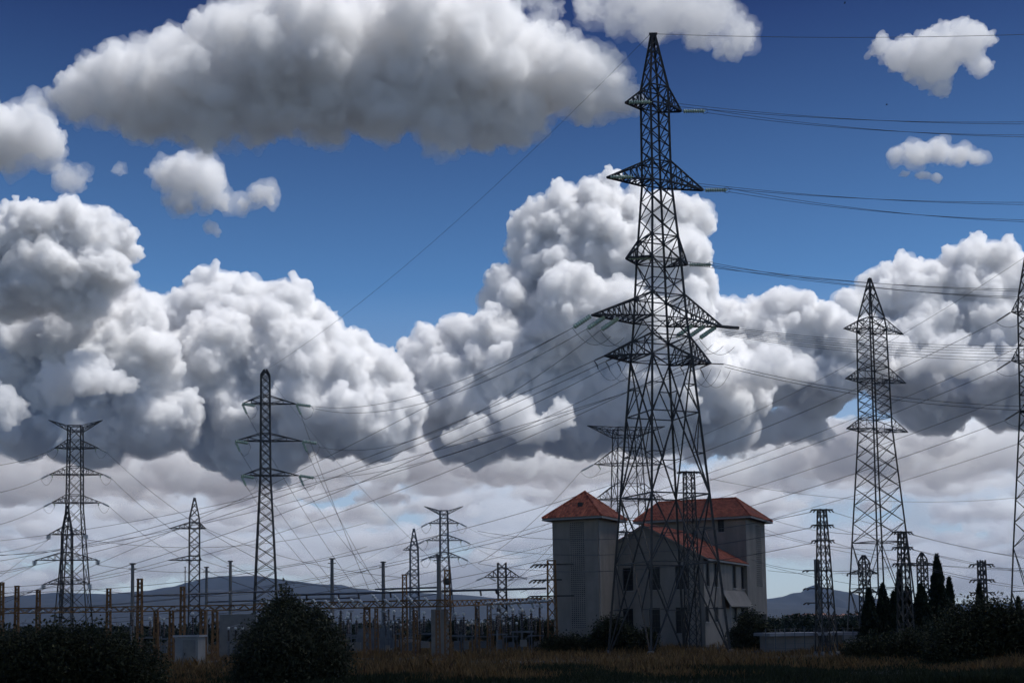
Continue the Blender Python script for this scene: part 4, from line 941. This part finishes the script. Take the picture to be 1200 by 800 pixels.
def cypress(x, yt, Y, wpx, label, seed):
    t = at(x, yt, Y); h = t.z; c = Vector((t.x, Y, 0)); o = thing('cypress_tree', c, label, 'cypress', 'dark cypresses on the right'); rg = np.random.default_rng(seed); n = int(9000 * h / 8)
    r0 = wpx * Y / F / 2; u = rg.beta(1.15, 1.25, n); prof = np.where(u < .22, .55 + .45 * u / .22, ((1 - u) / .78) ** .72)
    th = rg.uniform(0, 2 * math.pi, n); wob = 1 + .22 * np.sin(th * 3 + u * 17 + seed) + .14 * np.sin(th * 5 - u * 31); rr = r0 * prof * np.sqrt(rg.uniform(.15, 1.12, n)) * wob + .03
    P = np.stack([np.cos(th) * rr, np.sin(th) * rr, .25 + u * (h - .25)], 1)
    cr = bpy.data.objects.new('crown', leaf_mesh(P, None, .17, M['cyp'], 'crown', seed, 2.2, up=1.6)); sc.collection.objects.link(cr); cr.parent = o
    MB().tube([c, c + Vector((0, 0, h * .4)), c + Vector((.02, 0, h * .9))], [.14, .1, .03], 6).build('trunk', M['bark'], o)
for i, (x, yt, Y, wp, lb) in enumerate(((1018, 690, 104, 21, 'cypress at the left end of the row'), (1034, 684, 106, 22, 'broad cypress second in the row inside the pylon legs'), (1047, 694, 100, 17, 'short cypress left of the slim black tower'), (1063, 688, 108, 18, 'cypress just right of the slim black tower'),
        (1053, 668, 112, 15, 'thin tall cypress behind the slim black tower'), (1079, 684, 104, 26, 'wide cypress left of the tallest cypress'), (1097.5, 650, 106, 24, 'tallest cypress of the row'), (1112, 677, 108, 15, 'narrow cypress right of the tallest one'),
        (1147, 684, 110, 12, 'thin lone cypress by the low flat topped tower'), (1193, 700, 112, 7, 'small pointed cypress near the right edge'), (1160, 708, 112, 8, 'smallest cypress beside the thin lone one'))): cypress(x, yt, Y, wp, lb, 20 + i)
# far woods as one mass
rg = np.random.default_rng(3); pts = []
for i in range(620):
    Y = rg.uniform(230, 1000); px = rg.uniform(-60, 1260); q = at(px, 735, Y); r = rg.uniform(1.6, 4.2) * (.6 + Y / 900)
    d = rg.normal(size=(150, 3)); d /= np.linalg.norm(d, axis=1)[:, None]
    pts.append(d * (rg.uniform(.4, 1.1, 150) ** .6)[:, None] * np.array((r * 1.5, r, r * .8)) + np.array((q.x, Y, r * .62)))
P = np.concatenate(pts); P = P[P[:, 2] > 0]
fw = bpy.data.objects.new('far_woods', leaf_mesh(P, None, .75, M['cyp'], 'far_woods', 9)); sc.collection.objects.link(fw); tag(fw, 'dark far woods and scrub below the hills', 'woods', kind='stuff')
# grass
def grass(name, n, y0, y1, x0, x1, hmin, hmax, m, seed, label, thr=-1., w=.02, fs=.12):
    rg = np.random.default_rng(seed); Y = y0 + (y1 - y0) * rg.random(n) ** 1.25; px = rg.uniform(x0, x1, n); X = (px - 600) / F * Y * 1.01
    cl = np.array([noise.noise((X[i] * fs + seed, Y[i] * fs * .6, 0)) for i in range(n)]); k = cl > thr; X, Y, cl = X[k], Y[k], cl[k]; n = len(X)
    h = (hmin + (hmax - hmin) * np.clip(cl + .5, 0, 1) ** 1.3) * rg.uniform(.5, 1.2, n); th = rg.uniform(0, math.pi, n); lean = rg.normal(size=(n, 2)) * .28 * h[:, None]
    b = np.stack([np.cos(th), np.sin(th), np.zeros(n)], 1) * (w * rg.uniform(.6, 1.4, n))[:, None]; o = np.stack([X, Y, np.full(n, -.03)], 1)
    mid = o + np.stack([lean[:, 0] * .35, lean[:, 1] * .35, h * .6], 1); tip = o + np.stack([lean[:, 0], lean[:, 1], h], 1)
    V = np.stack([o - b, o + b, mid + b * .8, tip, mid - b * .8], 1).reshape(-1, 3); me = bpy.data.meshes.new(name)
    me.vertices.add(n * 5); me.vertices.foreach_set('co', V.ravel()); me.loops.add(n * 5); me.loops.foreach_set('vertex_index', np.arange(n * 5)); me.polygons.add(n); me.polygons.foreach_set('loop_start', np.arange(n) * 5)
    me.update(calc_edges=True); me.materials.append(m); ob = bpy.data.objects.new(name, me); sc.collection.objects.link(ob); tag(ob, label, 'grass', kind='stuff')
grass('dry_grass', 110000, 60, 230, -40, 1240, .12, .95, M['dry'], 1, 'dry reddish brown grass and weeds across the field', -.22, .026)
grass('green_grass', 90000, 50, 84, -40, 1240, .10, .5, M['green'], 2, 'low green grass along the nearest edge of the field', -.7, .02, .2)
# ------------------------------------------------------------------ overhead wires
mp = PY['main']; O_ = lambda x, y, Y: at(x, y, Y)
NM = {'1': 'top', '2': 'second', '3': 'third'}
wire(Vector((mp.cx + .3, mp.cy, mp.Z(40))), O_(1330, 35, 108), .5, 'earth wire running right from the tip of the tallest pylon', k=.9)
for nm, (yl, yr) in {'1': (137, 154), '2': (233, 256), '3': (337, 347)}.items():
    for sd, y1, hl in (('L', yl, 'upper'), ('R', yr, 'lower')):
        for d in (-.16, .16):
            q = STR[nm + sd]; wire(q + Vector((0, 0, d)), O_(1330, y1 + (y1 - q.z * 0 - y1) + 4 + d * 14, 107), .9, '%s twin wire running right from the %s arm of the tallest pylon' % (hl, NM[nm]), k=.8)
i = 0
for y0, y1, x0, lb in ((381, 402, 836, 'topmost'), (386, 409, 842, 'middle'), (391, 418, 850, 'lowest')):
    for d in (0, 3.): wire(O_(x0, y0 + d * .6, 116), O_(1330, y1 + d * 1.4, 112), .9, '%s pair of wires running right from the widest arm of the tallest pylon' % lb, k=.75)
wire(STR['5X'], O_(1330, 475, 110), 1.4, 'upper wire running right from the lowest arm of the tallest pylon'); wire(STR['5X'] + Vector((0, 0, -.25)), O_(1330, 480, 110), 1.4, 'lower wire running right from the lowest arm of the tallest pylon')
lp = PY['left']
wire(Vector((mp.cx - .3, mp.cy, mp.Z(41))), Vector((lp.cx, lp.cy, lp.Z(434))), 2.2, 'earth wire sloping left from the tip of the tallest pylon to the curved insulator pylon', k=.6)
# from the widest and lowest arms down to the left
for i, (xe, ye) in enumerate(((358, 473), (358, 476), (366, 516))):
    wire(STR['4L%d' % i], (LP['R0r'], LP['R0r'], LP['R1r'])[i] - Vector((0, 0, .25 * i)), 2.5 + i * .8, '%s wire from the left end of the widest arm to the curved insulator pylon' % ('upper', 'middle', 'lower')[i], k=.8)
wire(STR['4R0'], LP['R2r'], 3.2, 'wire from the widest arm to the lowest arm of the curved insulator pylon', k=.8)
for i, (x, y, Y, s) in enumerate(((-80, 668, 150, 3), (-80, 682, 152, 3), (-80, 716, 145, 3))): wire(STR['5L%d' % i], O_(x, y, Y), s, '%s long wire sweeping left from the lowest arm of the tallest pylon' % ('upper', 'middle', 'lower')[i], k=.9)
for i, (x, y, Y, s) in enumerate(((-80, 640, 190, 3), (-80, 655, 190, 4), (-80, 700, 190, 5))): wire(STR['5R%d' % i], O_(x, y, Y), s, '%s long wire sweeping far left from the right half of the lowest arm' % ('upper', 'middle', 'lower')[i], k=.75)
wire(STR['4L0'], O_(-80, 738, 150), 1.5, 'steep wire from the widest arm crossing to the left edge', k=.75)
# droppers from the curved insulator pylon to the yard
for i, (sd, x, y) in enumerate((('R0', 432, 690), ('R1', 446, 692), ('R2', 455, 694), ('L0', 420, 694), ('L1', 400, 694), ('L2', 388, 694))):
    wire(LP[sd + 'd'], O_(x, y, 158), .8, '%s %s dropper from the curved insulator pylon into the yard' % (('top', 'middle', 'lowest')[int(sd[1])], 'right' if sd[0] == 'R' else 'left'), k=.8)
wire(Vector((lp.cx, lp.cy, lp.Z(436))), O_(524, 672, 110), 1.2, 'earth wire dropping from the curved insulator pylon to the tallest rusty column', k=.6)
# from the cut off pylon at the right edge, passing behind the great pylon to the left
for i, (x, y, s) in enumerate(((-60, 688, 11), (-60, 722, 9), (-60, 752, 8))):
    wire(EDGE[i], O_(x, y + 6 - i * 12, 215), s, '%s long wire from the cut off right pylon passing behind the building roofs' % ('upper', 'middle', 'lower')[i], n=48, k=.85)
wire(O_(1203, 300, 190), O_(690, 560, 215), 3, 'thin earth wire falling left from the cut off right pylon', k=.55)
for i, (x, y, s) in enumerate(((-60, 708, 11), (-60, 738, 9), (-60, 764, 8))):
    wire(EDGE[i] + Vector((9, 4, -1.2)), O_(x, y + 6 - i * 12, 235), s, '%s wire of the second circuit from the cut off right pylon' % ('upper', 'middle', 'lower')[i], n=48, k=.7)
# slim towers
a, b = PY['slim_right'], PY['slim_cypress']
for i in range(3):
    wire(a.tips['L%d' % i] + Vector((-.2, 0, -.2)), O_(560, (622, 640, 660)[i], 150), 1.5, '%s wire running left from the slim black tower behind the building' % ('top', 'middle', 'lowest')[i], k=.8)
    wire(a.tips['R%d' % i] + Vector((.2, 0, -.2)), O_(1330, (668, 682, 700)[i], 110), .8, '%s wire running right from the slim black tower by the shed' % ('top', 'middle', 'lowest')[i], k=.7)
    wire(b.tips['R%d' % i] + Vector((.2, 0, -.2)), O_(1330, (645, 663, 682)[i] + 10, 110), .8, '%s wire running right from the slim tower among the cypresses' % ('top', 'middle', 'lowest')[i], k=.7)
    wire(b.tips['L%d' % i] + Vector((-.2, 0, -.2)), O_(880, (598, 612, 655)[i], 150), .8, '%s wire running left from the slim tower among the cypresses' % ('top', 'middle', 'lowest')[i], k=.7)
# the far left pylons
fl, fm, sl_p, sm = PY['fork_left'], PY['fork_mid'], PY['small_left'], PY['small_mid']
for i in range(3):
    n_ = ('top', 'middle', 'lowest')[i]
    wire(fl.ends['L%d' % i], O_(-60, (546, 580, 622)[i], 230), 1.2, '%s wire leaving the far left forked pylon past the left edge' % n_, k=.8)
    wire(fl.ends['R%d' % i], O_((330, 312, 300)[i], (668, 680, 690)[i], 190), 2.0, '%s wire from the far left forked pylon down to the yard' % n_, k=.8)
    wire(sl_p.ends['L%d' % i], O_(-60, (648, 668, 694)[i], 200), 1.0, '%s wire leaving the shorter left pylon past the left edge' % n_, k=.7)
    wire(sl_p.ends['R%d' % i], O_(430, (612, 640, 668)[i], 260), 3.0, '%s wire running right from the shorter left pylon' % n_, k=.7)
    for sd in 'L':
        q = sl_p.ends[sd + str(i)]; wire(q, Vector((q.x + .3, q.y - 40, 6)), .1, '%s vertical dropper below the left arms of the shorter left pylon' % n_, k=.7)
    wire(fm.ends['L%d' % i], O_(380, (676, 686, 694)[i], 300), 1.0, '%s wire from the small distant forked pylon to the yard' % n_, k=.6)
    wire(fm.ends['R%d' % i], O_(660, (600, 630, 660)[i], 330), 5.0, '%s wire from the small distant forked pylon towards the building' % n_, k=.6)
for i in range(2):
    wire(sm.tips['L%d' % i], O_(-60, (650, 688)[i], 200), 1.5, '%s wire running left from the short pointed pylon' % ('upper', 'lower')[i], k=.8); wire(sm.tips['R%d' % i], O_(470, (676, 690)[i], 200), 1.5, '%s wire running right from the short pointed pylon' % ('upper', 'lower')[i], k=.7)
fb = PY['fork_back']
for i in range(3):
    wire(fb.ends['L%d' % i], O_((560, 590, 610)[i], (660, 690, 694)[i], 200), 1.2, '%s wire from the broad forked pylon behind the left square tower to the yard' % ('top', 'middle', 'lowest')[i], k=.75)
    wire(fb.ends['R%d' % i], O_(1330, (560, 660, 690)[i], 250), 5, '%s wire running right from the broad forked pylon behind the roofs' % ('top', 'middle', 'lowest')[i], k=.6)
ft = PY['flat_mid']
for sd, x, y in (('L', 470, 700), ('R', 700, 600)): wire(ft.tips[sd + '0'], O_(x, y, 260), 1, 'wire from the %s arm of the flat topped pylon' % ('left' if sd == 'L' else 'right'), k=.6)
ba = PY['bare']
wire(ba.tips['L0'], O_(900, 668, 230), 1, 'wire running left from the thin lattice mast behind the cypresses', k=.6); wire(ba.tips['R0'], O_(1330, 655, 230), 1, 'wire running right from the thin lattice mast behind the cypresses', k=.6)
# a small bird far up in the sky
def bird(x, y, Y, span, label):
    c = at(x, y, Y); mb = MB(); mb.lathe(c + Vector((-.18, 0, 0)), c + Vector((.2, 0, .02)), [(0, .02), (.3, .07), (.7, .06), (1, .01)], 8)
    for e in (-1, 1): mb.add([c + Vector((-.08, 0, .03)), c + Vector((.1, 0, .03)), c + Vector((.05, e * span * .3, .14)), c + Vector((-.04, e * span * .5, .06)), c + Vector((-.1, e * span * .25, .11))], [(0, 1, 2, 4), (4, 2, 3)])
    tag(mb.build('bird', M['steel']), label, 'bird')
bird(990, 4, 230, 1.2, 'tiny dark bird at the very top of the sky'); bird(1039, 123, 230, 1.0, 'tiny dark bird below the lone puffy cloud')
# ------------------------------------------------------------------ air
mb = MB(); mb.box((0, 6000, 520), (26000, 15000, 1050)); hz = mb.build('haze', M['steel'])
hz.location = (0, 6000, -3); hz.data.materials.clear(); hz['kind'] = 'stuff'; hz['label'] = 'thin blue haze over the plain'; hz['category'] = 'haze'
m = bpy.data.materials.new('thin_air'); m.use_nodes = True; n = m.node_tree; n.nodes.clear(); o_ = n.nodes.new('ShaderNodeOutputMaterial'); v_ = n.nodes.new('ShaderNodeVolumePrincipled')
v_.inputs['Color'].default_value = (.16, .38, .8, 1); v_.inputs['Density'].default_value = 2.7e-5; v_.inputs['Anisotropy'].default_value = .2
n.links.new(v_.outputs[0], o_.inputs['Volume']); m.cycles.homogeneous_volume = True; hz.data.materials.append(m)
